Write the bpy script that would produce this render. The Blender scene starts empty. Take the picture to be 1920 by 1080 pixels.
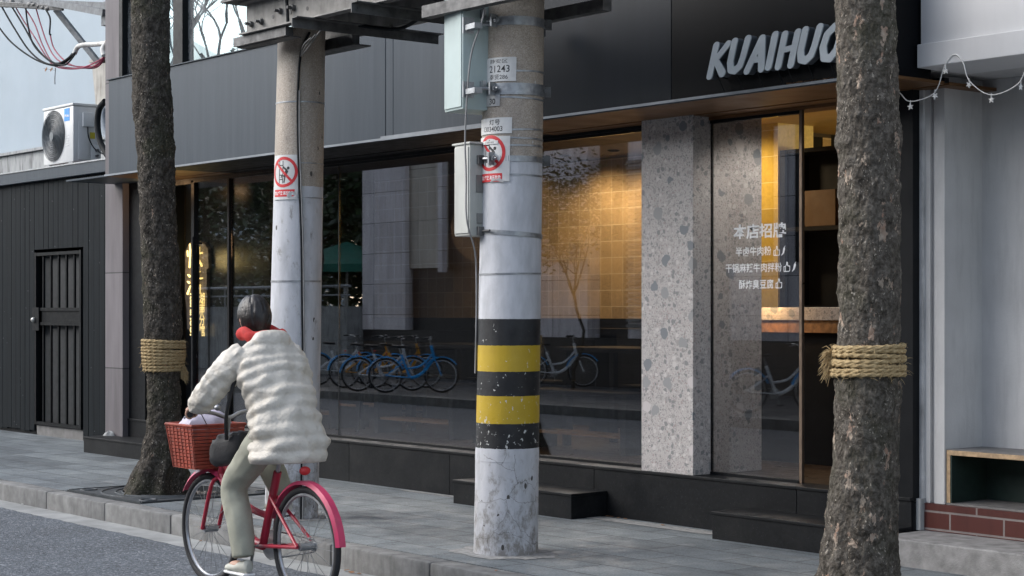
import bpy, bmesh, math, random
from mathutils import Vector, Matrix, noise
R = math.radians
C = bpy.context.scene.collection
sc = bpy.context.scene
# ------------------------------------------------------------ camera
F = 3343.0; HOR = 583.0; TH = R(39)
FW = Vector((-math.cos(TH), math.sin(TH), 0)); RT = Vector((math.sin(TH), math.cos(TH), 0)); CAMZ = 1.4
cd = bpy.data.cameras.new('camera'); cam = bpy.data.objects.new('camera', cd); C.objects.link(cam)
cam.location = (0, 0, CAMZ); cam.rotation_euler = (R(90), 0, math.pi/2 - TH)
cd.sensor_width = 36; cd.lens = F/1920*36; cd.shift_y = (HOR-540)/1920; cd.clip_start = .1; cd.clip_end = 3000
sc.camera = cam
# ------------------------------------------------------------ sky, sun, exposure
w = bpy.data.worlds.new('World'); sc.world = w; w.use_nodes = True
wn = w.node_tree.nodes; wl = w.node_tree.links
sky = wn.new('ShaderNodeTexSky'); sky.sky_type = 'NISHITA'; sky.sun_disc = False
sky.sun_elevation = R(34); sky.sun_rotation = R(224); sky.air_density = 1.0; sky.dust_density = 1.6; sky.ozone_density = 1.0
hs = wn.new('ShaderNodeHueSaturation'); hs.inputs['Saturation'].default_value = .60; wl.new(sky.outputs[0], hs.inputs['Color']); wl.new(hs.outputs[0], wn['Background'].inputs[0]); wn['Background'].inputs[1].default_value = .14
sd = bpy.data.lights.new('sun', 'SUN'); so = bpy.data.objects.new('sun', sd); C.objects.link(so)
sd.energy = 1.25; sd.angle = R(60); sd.color = (1, .98, .95)
az, el = R(224), R(34)
so.rotation_euler = Vector((math.sin(az)*math.cos(el), math.cos(az)*math.cos(el), math.sin(el))).to_track_quat('Z', 'Y').to_euler()
sc.view_settings.view_transform = 'Standard'; sc.view_settings.look = 'None'; sc.view_settings.gamma = 1
sc.view_settings.exposure = 1.27
sc.cycles.max_bounces = 10; sc.cycles.transparent_max_bounces = 16; sc.cycles.use_denoising = True
sc.cycles.sample_clamp_indirect = 6
# ------------------------------------------------------------ helpers
def ray(px, py): return FW + RT*((px-960)/F) + Vector((0, 0, 1))*((HOR-py)/F)
def at(px, py, Y):
    d = ray(px, py); t = Y/d.y; return Vector((d.x*t, Y, CAMZ+d.z*t))
def onz(px, py, z):
    d = ray(px, py); t = (z-CAMZ)/d.z; return Vector((d.x*t, d.y*t, z))
def tag(o, label=None, cat=None, group=None, kind=None):
    if label: o['label'] = label
    if cat: o['category'] = cat
    if group: o['group'] = group
    if kind: o['kind'] = kind
    return o
def thing(name, label, cat, loc=(0, 0, 0), group=None):
    o = bpy.data.objects.new(name, None); C.objects.link(o); o.location = loc; o.empty_display_size = .1
    return tag(o, label, cat, group)
def wloc(o):
    v = Vector((0, 0, 0))
    while o: v += o.location; o = o.parent
    return v
class MB:
    def __init__(s): s.v = []; s.f = []
    def add(s, vs, fs):
        b = len(s.v); s.v += [Vector(v) for v in vs]; s.f += [tuple(i+b for i in f) for f in fs]; return s
    def box(s, x0, x1, y0, y1, z0, z1, bv=0.0):
        x0, x1 = sorted((x0, x1)); y0, y1 = sorted((y0, y1)); z0, z1 = sorted((z0, z1))
        bv = min(bv, (x1-x0)*.4, (y1-y0)*.4, (z1-z0)*.4)
        if bv <= 0:
            return s.add([(x0,y0,z0),(x1,y0,z0),(x1,y1,z0),(x0,y1,z0),(x0,y0,z1),(x1,y0,z1),(x1,y1,z1),(x0,y1,z1)],
                     [(0,3,2,1),(4,5,6,7),(0,1,5,4),(1,2,6,5),(2,3,7,6),(3,0,4,7)])
        bm = bmesh.new(); bmesh.ops.create_cube(bm, size=1)
        for v in bm.verts: v.co = Vector(((x0+x1)/2+v.co.x*(x1-x0), (y0+y1)/2+v.co.y*(y1-y0), (z0+z1)/2+v.co.z*(z1-z0)))
        bmesh.ops.bevel(bm, geom=bm.edges[:], offset=bv, segments=2, profile=.5, affect='EDGES')
        s.bm(bm); return s
    def bm(s, bm, M=None):
        bm.verts.index_update()
        vs = [(M @ v.co) if M else v.co.copy() for v in bm.verts]
        s.add(vs, [tuple(v.index for v in f.verts) for f in bm.faces]); bm.free(); return s
    def obox(s, c, ax, ay, az_, bv=0.0):
        m = MB(); m.box(-.5*ax.length, .5*ax.length, -.5*ay.length, .5*ay.length, -.5*az_.length, .5*az_.length, bv)
        a, b, d = ax.normalized(), ay.normalized(), az_.normalized()
        return s.add([Vector(c)+a*v.x+b*v.y+d*v.z for v in m.v], m.f)
    def beam(s, p0, p1, wd, ht, up=(0, 0, 1), bv=0.0):
        p0, p1 = Vector(p0), Vector(p1); a = p1-p0; u = Vector(up); side = a.cross(u).normalized(); u = side.cross(a).normalized()
        return s.obox((p0+p1)/2, a, side*wd, u*ht, bv)
    def tube(s, pts, r, n=10, cap=True, closed=False):
        pts = [Vector(p) for p in pts]; k = len(pts); rr = r if isinstance(r, (list, tuple)) else [r]*k
        vs = []; prev = None
        for i, p in enumerate(pts):
            if closed: t = (pts[(i+1) % k]-pts[i-1])
            else: t = pts[min(i+1, k-1)]-pts[max(i-1, 0)]
            t = t.normalized() if t.length > 1e-9 else Vector((0, 0, 1))
            if prev is None:
                u = t.orthogonal().normalized()
            else:
                u = prev-t*prev.dot(t); u = u.normalized() if u.length > 1e-6 else t.orthogonal().normalized()
            prev = u; w_ = t.cross(u)
            for j in range(n):
                a = 2*math.pi*j/n; vs.append(p+(u*math.cos(a)+w_*math.sin(a))*rr[i])
        fs = []
        for i in range(k if closed else k-1):
            i2 = (i+1) % k
            for j in range(n):
                j2 = (j+1) % n; fs.append((i*n+j, i*n+j2, i2*n+j2, i2*n+j))
        if cap and not closed:
            fs.append(tuple(reversed(range(n)))); fs.append(tuple((k-1)*n+j for j in range(n)))
        return s.add(vs, fs)
    def cyl(s, p0, p1, r, r2=None, n=20): return s.tube([p0, p1], [r, r if r2 is None else r2], n)
    def rings(s, rings, cap=True, close=True):
        n = len(rings[0]); vs = [v for r in rings for v in r]; fs = []
        for i in range(len(rings)-1):
            for j in range(n if close else n-1):
                j2 = (j+1) % n; fs.append((i*n+j, i*n+j2, (i+1)*n+j2, (i+1)*n+j))
        if cap: fs.append(tuple(reversed(range(n)))); fs.append(tuple((len(rings)-1)*n+j for j in range(n)))
        return s.add(vs, fs)
    def prism(s, poly, ext):
        ext = Vector(ext); n = len(poly); p = [Vector(q) for q in poly]
        return s.add(p+[q+ext for q in p], [tuple(reversed(range(n))), tuple(range(n, 2*n))]+[(i, (i+1) % n, (i+1) % n+n, i+n) for i in range(n)])
    def ball(s, c, r, n=12, m=8):
        r = r if isinstance(r, (tuple, list)) else (r, r, r); c = Vector(c); vs = []; fs = []
        for i in range(m+1):
            ph = math.pi*i/m
            for j in range(n): a = 2*math.pi*j/n; vs.append(c+Vector((r[0]*math.sin(ph)*math.cos(a), r[1]*math.sin(ph)*math.sin(a), -r[2]*math.cos(ph))))
        for i in range(m):
            for j in range(n): j2 = (j+1) % n; fs.append((i*n+j, i*n+j2, (i+1)*n+j2, (i+1)*n+j))
        return s.add(vs, fs)
    def disc(s, c, nrm, r, th, n=24):
        nrm = Vector(nrm).normalized(); return s.cyl(Vector(c), Vector(c)+nrm*th, r, n=n)
    def build(s, name, mat, parent=None, smooth=False, label=None, cat=None, group=None, kind=None, angle=None):
        if parent is not None: o0 = wloc(parent)
        else:
            if s.v:
                xs = [v.x for v in s.v]; ys = [v.y for v in s.v]; zs = [v.z for v in s.v]
                o0 = Vector(((min(xs)+max(xs))/2, (min(ys)+max(ys))/2, min(zs)))
            else: o0 = Vector((0, 0, 0))
        me = bpy.data.meshes.new(name); me.from_pydata([v-o0 for v in s.v], [], s.f); me.validate(); me.update()
        bm = bmesh.new(); bm.from_mesh(me); bmesh.ops.recalc_face_normals(bm, faces=bm.faces); bm.to_mesh(me); bm.free()
        if mat: me.materials.append(mat)
        if smooth:
            me.polygons.foreach_set('use_smooth', [True]*len(me.polygons))
            if hasattr(me, 'set_sharp_from_angle'): me.set_sharp_from_angle(angle=R(angle or 40))
        o = bpy.data.objects.new(name, me); C.objects.link(o)
        if parent is not None: o.parent = parent
        else: o.location = o0
        tag(o, label, cat, group, kind)
        return o
def xf(mb, fn):
    m = MB(); m.v = [Vector(fn(v)) for v in mb.v]; m.f = list(mb.f); return m
def cr(pts, n=8):
    pts = [Vector(p) for p in pts]; out = []
    for i in range(len(pts)-1):
        p0 = pts[max(i-1, 0)]; p1 = pts[i]; p2 = pts[i+1]; p3 = pts[min(i+2, len(pts)-1)]
        for k in range(n):
            t = k/n
            out.append(.5*((2*p1)+(p2-p0)*t+(2*p0-5*p1+4*p2-p3)*t*t+(3*p1-p0-3*p2+p3)*t*t*t))
    out.append(pts[-1]); return out
def children(o): return [c for c in bpy.data.objects if c.parent == o]
def copy_tree(o, parent=None):
    c = o.copy(); C.objects.link(c); c.parent = parent
    for ch in children(o): copy_tree(ch, c)
    return c
def textmb(txt, size, bold=0.0, shear=0.0, sx=1.0, align='CENTER', spacing=1.0):
    cu = bpy.data.curves.new('t', 'FONT'); cu.body = txt; cu.size = size; cu.offset = bold*size; cu.shear = shear
    cu.align_x = align; cu.space_character = spacing; cu.resolution_u = 3; cu.fill_mode = 'FRONT'
    ob = bpy.data.objects.new('t', cu); C.objects.link(ob); dg = bpy.context.evaluated_depsgraph_get(); dg.update()
    me = bpy.data.meshes.new_from_object(ob.evaluated_get(dg)); m = MB()
    m.add([(v.co.x*sx, v.co.y, 0) for v in me.vertices], [tuple(p.vertices) for p in me.polygons])
    bpy.data.objects.remove(ob); bpy.data.curves.remove(cu); bpy.data.meshes.remove(me); return m
def sdfmb(strokes, cell=.02, ext=.1, pad=.3, rbev=0.0):
    """union of round strokes [(x,y,r),...] -> solid slab in xy, thickness ext in z"""
    segs = []
    for st in strokes:
        for a, b in zip(st[:-1], st[1:]): segs.append((a, b))
        if len(st) == 1: segs.append((st[0], st[0]))
    def d(x, y):
        m = 9
        for a, b in segs:
            dx, dy = b[0]-a[0], b[1]-a[1]; L = dx*dx+dy*dy
            t = 0 if L == 0 else max(0, min(1, ((x-a[0])*dx+(y-a[1])*dy)/L))
            m = min(m, math.hypot(x-a[0]-dx*t, y-a[1]-dy*t)-(a[2]+(b[2]-a[2])*t))
        return m
    xs = [p[0] for st in strokes for p in st]; ys = [p[1] for st in strokes for p in st]
    x0, x1, y0, y1 = min(xs)-pad, max(xs)+pad, min(ys)-pad, max(ys)+pad
    nx, ny = int((x1-x0)/cell)+1, int((y1-y0)/cell)+1
    g = [[d(x0+i*cell, y0+j*cell) for j in range(ny+1)] for i in range(nx+1)]
    bm = bmesh.new(); vd = {}
    def V(x, y):
        k = (round(x, 5), round(y, 5))
        if k not in vd: vd[k] = bm.verts.new((x, y, 0))
        return vd[k]
    for i in range(nx):
        for j in range(ny):
            cs = [(i, j), (i+1, j), (i+1, j+1), (i, j+1)]; poly = []
            for k in range(4):
                a, b = cs[k], cs[(k+1) % 4]; da, db = g[a[0]][a[1]], g[b[0]][b[1]]
                pa = (x0+a[0]*cell, y0+a[1]*cell); pb = (x0+b[0]*cell, y0+b[1]*cell)
                if da < 0: poly.append(V(*pa))
                if (da < 0) != (db < 0):
                    t = da/(da-db); t = max(.02, min(.98, t))
                    if a > b: q = (pb[0]+(pa[0]-pb[0])*(1-t), pb[1]+(pa[1]-pb[1])*(1-t))
                    else: q = (pa[0]+(pb[0]-pa[0])*t, pa[1]+(pb[1]-pa[1])*t)
                    poly.append(V(*q))
            poly = [p for n_, p in enumerate(poly) if p not in poly[:n_]]
            if len(poly) >= 3:
                try: bm.faces.new(poly)
                except ValueError: pass
    bmesh.ops.remove_doubles(bm, verts=bm.verts, dist=cell*.05)
    r = bmesh.ops.extrude_face_region(bm, geom=bm.faces[:])
    bmesh.ops.translate(bm, verts=[e for e in r['geom'] if isinstance(e, bmesh.types.BMVert)], vec=(0, 0, ext))
    m = MB(); m.bm(bm); return m
# ------------------------------------------------------------ materials
class G:
    def __init__(s, name):
        s.m = bpy.data.materials.new(name); s.m.use_nodes = True; s.nt = s.m.node_tree
        s.b = s.nt.nodes['Principled BSDF']; s._o = None; s._w = None
    def n(s, typ, ins=None, **pr):
        nd = s.nt.nodes.new(typ)
        for k, v in pr.items(): setattr(nd, k, v)
        for k, v in (ins or {}).items(): s.set(nd.inputs[k], v)
        return nd
    def set(s, sock, v):
        if isinstance(v, bpy.types.NodeSocket): s.nt.links.new(v, sock)
        elif v is not None:
            if isinstance(v, (tuple, list)) and len(v) == 3 and sock.type == 'RGBA': v = (*v, 1)
            sock.default_value = v
    def obj(s):
        if not s._o: s._o = s.n('ShaderNodeTexCoord').outputs['Object']
        return s._o
    def wld(s):
        if not s._w: s._w = s.n('ShaderNodeNewGeometry').outputs['Position']
        return s._w
    def mapv(s, v, scale=(1, 1, 1), rot=(0, 0, 0), loc=(0, 0, 0)):
        return s.n('ShaderNodeMapping', {'Vector': v, 'Scale': scale, 'Rotation': rot, 'Location': loc}).outputs[0]
    def noise(s, v, sc_, det=4, ro=.55, col=False, dist=0):
        nd = s.n('ShaderNodeTexNoise', {'Vector': v, 'Scale': sc_, 'Detail': det, 'Roughness': ro, 'Distortion': dist}); return nd.outputs[1 if col else 0]
    def vor(s, v, sc_, feat='F1', rnd=1.0, out='Distance'):
        return s.n('ShaderNodeTexVoronoi', {'Vector': v, 'Scale': sc_, 'Randomness': rnd}, feature=feat).outputs[out]
    def ramp(s, f, *st, interp='LINEAR'):
        nd = s.n('ShaderNodeValToRGB', {'Fac': f}); cr_ = nd.color_ramp; cr_.interpolation = interp
        while len(cr_.elements) < len(st): cr_.elements.new(.5)
        for e, (p, c) in zip(cr_.elements, st):
            e.position = p; e.color = (*(c if isinstance(c, (tuple, list)) else (c, c, c)), 1)
        return nd.outputs[0]
    def mix(s, f, a, b, mode='MIX'):
        nd = s.nt.nodes.new('ShaderNodeMix'); nd.data_type = 'RGBA'; nd.blend_type = mode
        s.set(nd.inputs[0], f); s.set(nd.inputs[6], a); s.set(nd.inputs[7], b); return nd.outputs[2]
    def math(s, op, a, b=None, c=None):
        nd = s.n('ShaderNodeMath', operation=op); s.set(nd.inputs[0], a)
        if b is not None: s.set(nd.inputs[1], b)
        if c is not None: s.set(nd.inputs[2], c)
        return nd.outputs[0]
    def bump(s, h, st=.3, d=.01, nrm=None):
        nd = s.n('ShaderNodeBump', {'Height': h, 'Strength': st, 'Distance': d})
        if nrm: s.set(nd.inputs['Normal'], nrm)
        s.set(s.b.inputs['Normal'], nd.outputs[0]); return nd.outputs[0]
    def out(s, col=None, ro=None, me=None, spec=None, em=None, es=None):
        if col is not None: s.set(s.b.inputs['Base Color'], col)
        if ro is not None: s.set(s.b.inputs['Roughness'], ro)
        if me is not None: s.set(s.b.inputs['Metallic'], me)
        if spec is not None: s.set(s.b.inputs['Specular IOR Level'], spec)
        if em is not None: s.set(s.b.inputs['Emission Color'], em); s.set(s.b.inputs['Emission Strength'], es)
        return s.m
def vary(c, k): return tuple(min(1, x*k) for x in c)
def simple(name, col, ro=.6, me=0, var=.25, sc_=6, bump=.15, bs=60, spec=None, bd=.004, dirt=0, dirtc=(.06, .05, .045), world=False):
    g = G(name); v = g.wld() if world else g.obj()
    c = g.ramp(g.noise(v, sc_, 5), (.3, vary(col, 1-var)), (.7, vary(col, 1+var)))
    if dirt:
        st = g.noise(g.mapv(v, (9, 9, 1.2)), 1.6, 6, .65)
        c = g.mix(g.math('MULTIPLY', g.ramp(st, (.5, 0), (.72, 1)), dirt), c, dirtc)
    h = g.noise(v, bs, 3)
    if bump: g.bump(h, bump, bd)
    r = g.ramp(g.noise(v, sc_*2.3, 4), (.3, max(0, ro-.08)), (.7, min(1, ro+.08)))
    return g.out(c, r, me, spec)
M = {}
def mk_asphalt():
    g = G('asphalt'); v = g.wld()
    sp = g.vor(v, 85, out='Color'); base = g.ramp(sp, (.1, (.045, .053, .062)), (.5, (.092, .105, .122)), (.75, (.14, .157, .18)), (.95, (.32, .34, .37)))
    big = g.ramp(g.noise(v, 1.1, 4), (.35, (.82, .82, .82)), (.7, (1.15, 1.15, 1.15)))
    g.bump(g.vor(v, 110), .9, .006)
    return g.out(g.mix(1, base, big, 'MULTIPLY'), .85)
def mk_paving(name='paving', bw=.6, rh=.3, col=(.145, .164, .175), ang=0):
    g = G(name); v = g.mapv(g.wld(), rot=(0, 0, ang), loc=(.13, .02, 0))
    wob = g.mix(.006, v, g.noise(v, 3, 2, col=True), 'ADD')
    br = g.n('ShaderNodeTexBrick', {'Vector': wob, 'Color1': (.74, .75, .76, 1), 'Color2': (1.1, 1.1, 1.1, 1), 'Mortar': (.20, .195, .19, 1), 'Scale': 1.0, 'Mortar Size': .0058, 'Mortar Smooth': .3, 'Bias': 0, 'Brick Width': bw, 'Row Height': rh})
    br.offset = .5
    gr = g.ramp(g.noise(v, 70, 6, .75), (.33, vary(col, .5)), (.66, vary(col, 1.5)))
    c = g.mix(1, gr, br.outputs[0], 'MULTIPLY')
    st = g.ramp(g.noise(v, 1.4, 7, .7), (.30, (.58, .58, .59)), (.5, (1, 1, 1)), (.70, (1.4, 1.38, 1.34)))
    c = g.mix(1, c, st, 'MULTIPLY')
    pale = g.ramp(g.noise(v, 3.1, 8, .72), (.60, 0), (.68, .38)); c = g.mix(pale, c, (.34, .34, .33))
    spots = g.ramp(g.vor(v, 5), (.07, 1), (.10, 0)); c = g.mix(g.math('MULTIPLY', spots, .55), c, (.05, .05, .05))
    h = g.math('SUBTRACT', g.math('MULTIPLY', g.noise(v, 90, 4), .35), g.math('MULTIPLY', br.outputs[1], 1.5))
    g.bump(h, .5, .004)
    return g.out(c, g.ramp(g.noise(v, 5, 4), (.3, .45), (.7, .75)))
def mk_terrazzo():
    g = G('terrazzo'); v0 = g.wld(); v = g.mix(.030, v0, g.noise(v0, 22, 3, col=True), 'ADD')
    c = g.ramp(g.noise(v0, 160, 4), (.35, (.40, .375, .36)), (.65, (.54, .51, .49)))
    c = g.mix(g.ramp(g.noise(v0, 5, 4), (.35, 0), (.7, .35)), c, (.42, .36, .35))
    for s_, th, cut, cols in ((150, .5, .45, ((.2, (.22, .21, .21)), (.5, (.55, .53, .51)), (.8, (.38, .35, .34)))),
                         (62, .44, .5, ((.25, (.27, .26, .255)), (.5, (.36, .30, .29)), (.8, (.52, .50, .49)))),
                         (27, .42, .56, ((.25, (.24, .24, .24)), (.45, (.34, .32, .31)), (.7, (.56, .53, .51)))),
                         (11.5, .46, .86, ((.3, (.20, .215, .23)), (.6, (.30, .30, .30)), (.85, (.55, .51, .50))))):
        nd = g.n('ShaderNodeTexVoronoi', {'Vector': v, 'Scale': s_}, feature='F1', distance='EUCLIDEAN')
        sep = g.n('ShaderNodeSeparateColor', {0: nd.outputs['Color']})
        rad = g.math('MULTIPLY_ADD', sep.outputs[0], th*.6, th*.55); inside = g.math('LESS_THAN', nd.outputs['Distance'], rad)
        on = g.math('GREATER_THAN', sep.outputs[1], cut); m = g.math('MULTIPLY', inside, on)
        c = g.mix(m, c, g.ramp(sep.outputs[2], *cols, interp='CONSTANT'))
    g.bump(g.noise(v0, 120, 3), .12, .002)
    return g.out(c, .48)
def mk_tile(name, col, grout, s_=.15, ro=.3, off=(0, 0), bw=None, rot=False):
    g = G(name); sep = g.n('ShaderNodeSeparateXYZ', {0: g.wld()})
    cx = g.n('ShaderNodeCombineXYZ', {0: g.math('ADD', sep.outputs[1 if rot else 0], off[0]+40), 1: g.math('ADD', sep.outputs[2], off[1])}).outputs[0]
    br = g.n('ShaderNodeTexBrick', {'Vector': cx, 'Color1': (*vary(col, .8), 1), 'Color2': (*vary(col, 1.15), 1), 'Mortar': (*grout, 1), 'Scale': 1.0, 'Mortar Size': .0028, 'Mortar Smooth': .1, 'Bias': 0, 'Brick Width': bw or s_, 'Row Height': s_})
    br.offset = 0.0
    n_ = g.ramp(g.noise(g.wld(), 30, 5), (.3, (.85, .85, .85)), (.7, (1.12, 1.12, 1.12)))
    g.bump(g.math('SUBTRACT', g.math('MULTIPLY', g.noise(g.wld(), 18, 2), .3), br.outputs[1]), .3, .003)
    return g.out(g.mix(1, br.outputs[0], n_, 'MULTIPLY'), ro)
def mk_panels(name, col, joint, bw, rh, off=(0, 0), ro=.7, frac=0.0, rot=False, bf=.0):
    g = G(name); sep = g.n('ShaderNodeSeparateXYZ', {0: g.wld()})
    cx = g.n('ShaderNodeCombineXYZ', {0: g.math('ADD', sep.outputs[1 if rot else 0], off[0]+80), 1: g.math('ADD', sep.outputs[2], off[1])}).outputs[0]
    br = g.n('ShaderNodeTexBrick', {'Vector': cx, 'Color1': (*vary(col, .88), 1), 'Color2': (*vary(col, 1.1), 1), 'Mortar': (*joint, 1), 'Scale': 1.0, 'Mortar Size': .006, 'Mortar Smooth': .1, 'Bias': 0, 'Brick Width': bw, 'Row Height': rh})
    br.offset = frac
    n_ = g.ramp(g.noise(g.mapv(g.wld(), (6, 6, .8)), 1.3, 7, .65), (.3, (.72, .70, .70)), (.7, (1.1, 1.1, 1.1)))
    g.bump(g.math('SUBTRACT', g.math('MULTIPLY', g.noise(g.wld(), 120, 3), .2), br.outputs[1]), .35, .004)
    return g.out(g.mix(1, br.outputs[0], n_, 'MULTIPLY'), ro)
def mk_bark(name='bark', moss=.35, th=.60, k=1.0, ps=19):
    g = G(name); v = g.obj(); vs = g.mapv(v, (1, 1, .85))
    d = g.mix(.06, vs, g.noise(v, 9, 3, col=True), 'ADD')
    c = g.ramp(g.noise(d, 30, 8, .78), (.30, vary((.018, .015, .012), k)), (.46, vary((.085, .074, .061), k)), (.58, vary((.17, .152, .13), k)), (.75, vary((.30, .27, .23), k)))
    grn = g.ramp(g.noise(v, 3.2, 5, .65), (.48, 0), (.62, moss)); c = g.mix(grn, c, (.05, .058, .028))
    pt = g.ramp(g.noise(g.mapv(v, (1, 1, .5), loc=(3, 1, 7)), ps, 6, .66), (th, 0), (th+.015, .9))
    c = g.mix(pt, c, g.ramp(g.noise(v, 12, 3), (.35, (.34, .21, .15)), (.6, (.42, .35, .28))))
    fl = g.math('LESS_THAN', g.noise(g.mapv(v, (1.3, 1.3, .7)), 75, 3), .36)
    fm = g.math('MULTIPLY', fl, g.math('GREATER_THAN', g.noise(g.mapv(v, loc=(5, 5, 5)), 7, 4), .52))
    c = g.mix(g.math('MULTIPLY', fm, .8), c, (.42, .38, .32))
    h = g.math('ADD', g.noise(d, 30, 6, .72), g.math('MULTIPLY', g.vor(g.mapv(v, (1, 1, .75)), 36, 'DISTANCE_TO_EDGE'), .9))
    g.bump(h, .95, .022)
    return g.out(c, .92, spec=.2)
def mk_rope():
    g = G('rope_fibre'); v = g.obj()
    c = g.ramp(g.noise(g.mapv(v, (1, 1, 3)), 70, 5, .7), (.3, (.20, .135, .06)), (.55, (.44, .33, .18)), (.8, (.66, .55, .35)))
    g.bump(g.noise(v, 260, 3), .8, .004); return g.out(c, .9, spec=.15)
def mk_pole(name, top, bands, seed):
    g = G(name); v = g.obj(); z = g.n('ShaderNodeSeparateXYZ', {0: v}).outputs[2]
    vv = g.mapv(v, loc=(seed, seed, seed))
    agg = g.ramp(g.vor(v, 190, out='Color'), (.1, (.30, .255, .21)), (.45, (.42, .36, .295)), (.8, (.48, .41, .34)), (.97, (.6, .55, .48)))
    agg = g.mix(g.ramp(g.noise(g.mapv(vv, (5, 5, .9)), 1.5, 6), (.4, 0), (.7, .5)), agg, (.20, .18, .16))
    wht = g.ramp(g.noise(g.mapv(vv, (3, 3, 1)), 5, 6, .6), (.3, (.43, .44, .46)), (.6, (.56, .57, .60)))
    edge = g.math('ADD', z, g.math('MULTIPLY', g.noise(vv, 14, 5, .7), .03))
    c = g.mix(g.math('GREATER_THAN', edge, top+.015), wht, agg)
    edge2 = g.math('ADD', z, g.math('MULTIPLY', g.noise(vv, 40, 3, .6), .006))
    rough = .55
    if bands:
        lo, hi = bands[0][0], bands[-1][1]
        for a, b, col in bands:
            m = g.math('MULTIPLY', g.math('GREATER_THAN', edge2, a+.003), g.math('LESS_THAN', edge2, b+.003))
            cc = g.mix(g.ramp(g.noise(vv, 8, 5), (.4, 0), (.7, .35)), col, vary(col, .7) if col[0] > .1 else (.05, .055, .06))
            c = g.mix(m, c, cc)
        # chipped paint, more of it toward the bottom
        k = g.n('ShaderNodeMapRange', {0: z, 1: lo-.1, 2: hi, 3: .075, 4: -.01}).outputs[0]
        ch = g.math('GREATER_THAN', g.math('ADD', g.noise(g.mapv(vv, (1, 1, .8)), 44, 4, .62), k), .69)
        inb = g.math('GREATER_THAN', z, lo); c = g.mix(g.math('MULTIPLY', ch, inb), c, (.58, .58, .56))
    low = g.n('ShaderNodeMapRange', {0: z, 1: .0, 2: .62 if bands else 1.0, 3: .22, 4: .07}).outputs[0]
    dirt = g.math('ADD', g.noise(g.mapv(vv, (1, 1, .6)), 16, 8, .75), low)
    lowm = g.math('LESS_THAN', z, bands[0][0] if bands else 3)
    dm = g.math('MULTIPLY', g.ramp(dirt, (.64, 0), (.78, .75)), lowm); c = g.mix(dm, c, (.17, .15, .125))
    pit = g.math('MULTIPLY', g.math('LESS_THAN', g.vor(g.mapv(vv, (1, 1, .55)), 17), .16), g.math('GREATER_THAN', g.noise(vv, 6, 3), .56))
    c = g.mix(g.math('MULTIPLY', pit, lowm), c, (.06, .055, .05))
    crk = g.math('LESS_THAN', g.vor(g.mix(.12, v, g.noise(v, 6, 4, col=True), 'ADD'), 4.5, 'DISTANCE_TO_EDGE'), .006)
    c = g.mix(g.math('MULTIPLY', g.math('MULTIPLY', crk, g.math('LESS_THAN', z, .58)), .6), c, (.10, .09, .08))
    h = g.math('ADD', g.math('MULTIPLY', g.noise(vv, 60, 5, .6), .6), g.math('MULTIPLY', dm, -.6))
    g.bump(h, .45, .006)
    return g.out(c, g.ramp(g.noise(vv, 9, 4), (.3, .45), (.7, .7)))
def mk_glass(name, refl=.16, tint=(.8, .84, .84), gt=(1, 1, 1), edge=.8, power=5.0, film=0.0, ro=0.0):
    g = G(name); nt = g.nt
    tr = g.n('ShaderNodeBsdfTransparent', {0: (*tint, 1)}); gl = g.n('ShaderNodeBsdfGlossy', {0: (*gt, 1), 'Roughness': ro})
    if film:
        df = g.n('ShaderNodeBsdfDiffuse', {0: (.5, .52, .53, 1)})
        dm = g.ramp(g.noise(g.mapv(g.wld(), (2, 2, .6)), 2.5, 8, .7), (.4, 0), (.75, film))
        mt = g.n('ShaderNodeMixShader', {0: dm}); nt.links.new(tr.outputs[0], mt.inputs[1]); nt.links.new(df.outputs[0], mt.inputs[2]); tro = mt.outputs[0]
    else: tro = tr.outputs[0]
    lw = g.n('ShaderNodeLayerWeight', {0: .5}).outputs['Facing']
    f = g.math('ADD', g.math('MULTIPLY', g.math('POWER', lw, power), edge), refl)
    mx = g.n('ShaderNodeMixShader', {0: f}); nt.links.new(tro, mx.inputs[1]); nt.links.new(gl.outputs[0], mx.inputs[2])
    nt.links.new(mx.outputs[0], nt.nodes['Material Output'].inputs[0]); return g.m
def mk_granite():
    g = G('black_granite'); v = g.wld()
    c = g.ramp(g.noise(v, 45, 6, .7), (.35, (.003, .0036, .0045)), (.62, (.007, .0082, .010)), (.8, (.028, .030, .033)))
    c = g.mix(g.ramp(g.noise(v, 2.5, 8, .7), (.5, 0), (.74, .30)), c, (.045, .044, .042))
    sp = g.math('LESS_THAN', g.vor(v, 60), .06); c = g.mix(g.math('MULTIPLY', sp, .5), c, (.3, .3, .3))
    g.bump(g.noise(v, 30, 6, .6), .25, .004)
    return g.out(c, g.ramp(g.noise(v, 3, 5), (.3, .4), (.7, .65)), spec=.22)
def mk_foliage(name, a, b):
    g = G(name); rnd = g.n('ShaderNodeNewGeometry').outputs['Random Per Island']
    c = g.ramp(rnd, (0, a), (1, b)); g.b.inputs['Roughness'].default_value = .6
    return g.out(c, .55)
def mk_planks():
    g = G('dark_planks'); v = g.obj()
    c = g.ramp(g.noise(g.mapv(v, (10, 10, .7)), 2.2, 6, .6), (.3, (.0028, .0050, .0070)), (.7, (.0060, .0098, .0130)))
    sp = g.math('LESS_THAN', g.vor(g.mapv(v, (1, 1, .7)), 11), .045); c = g.mix(g.math('MULTIPLY', sp, .8), c, (.2, .21, .22))
    c = g.mix(g.ramp(g.noise(v, 1.3, 7, .7), (.55, 0), (.8, .3)), c, (.02, .026, .03))
    g.bump(g.noise(g.mapv(v, (14, 14, .6)), 4, 5), .35, .004); return g.out(c, .7, spec=.12)
M['asphalt'] = mk_asphalt()
M['paving'] = mk_paving()
M['paving2'] = mk_paving('paving_far', .4, .4, (.12, .12, .12))
M['kerb'] = simple('kerb_granite', (.19, .19, .185), .8, var=.3, sc_=9, bump=.5, bs=130, world=True, dirt=.6, dirtc=(.07, .066, .06))
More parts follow.
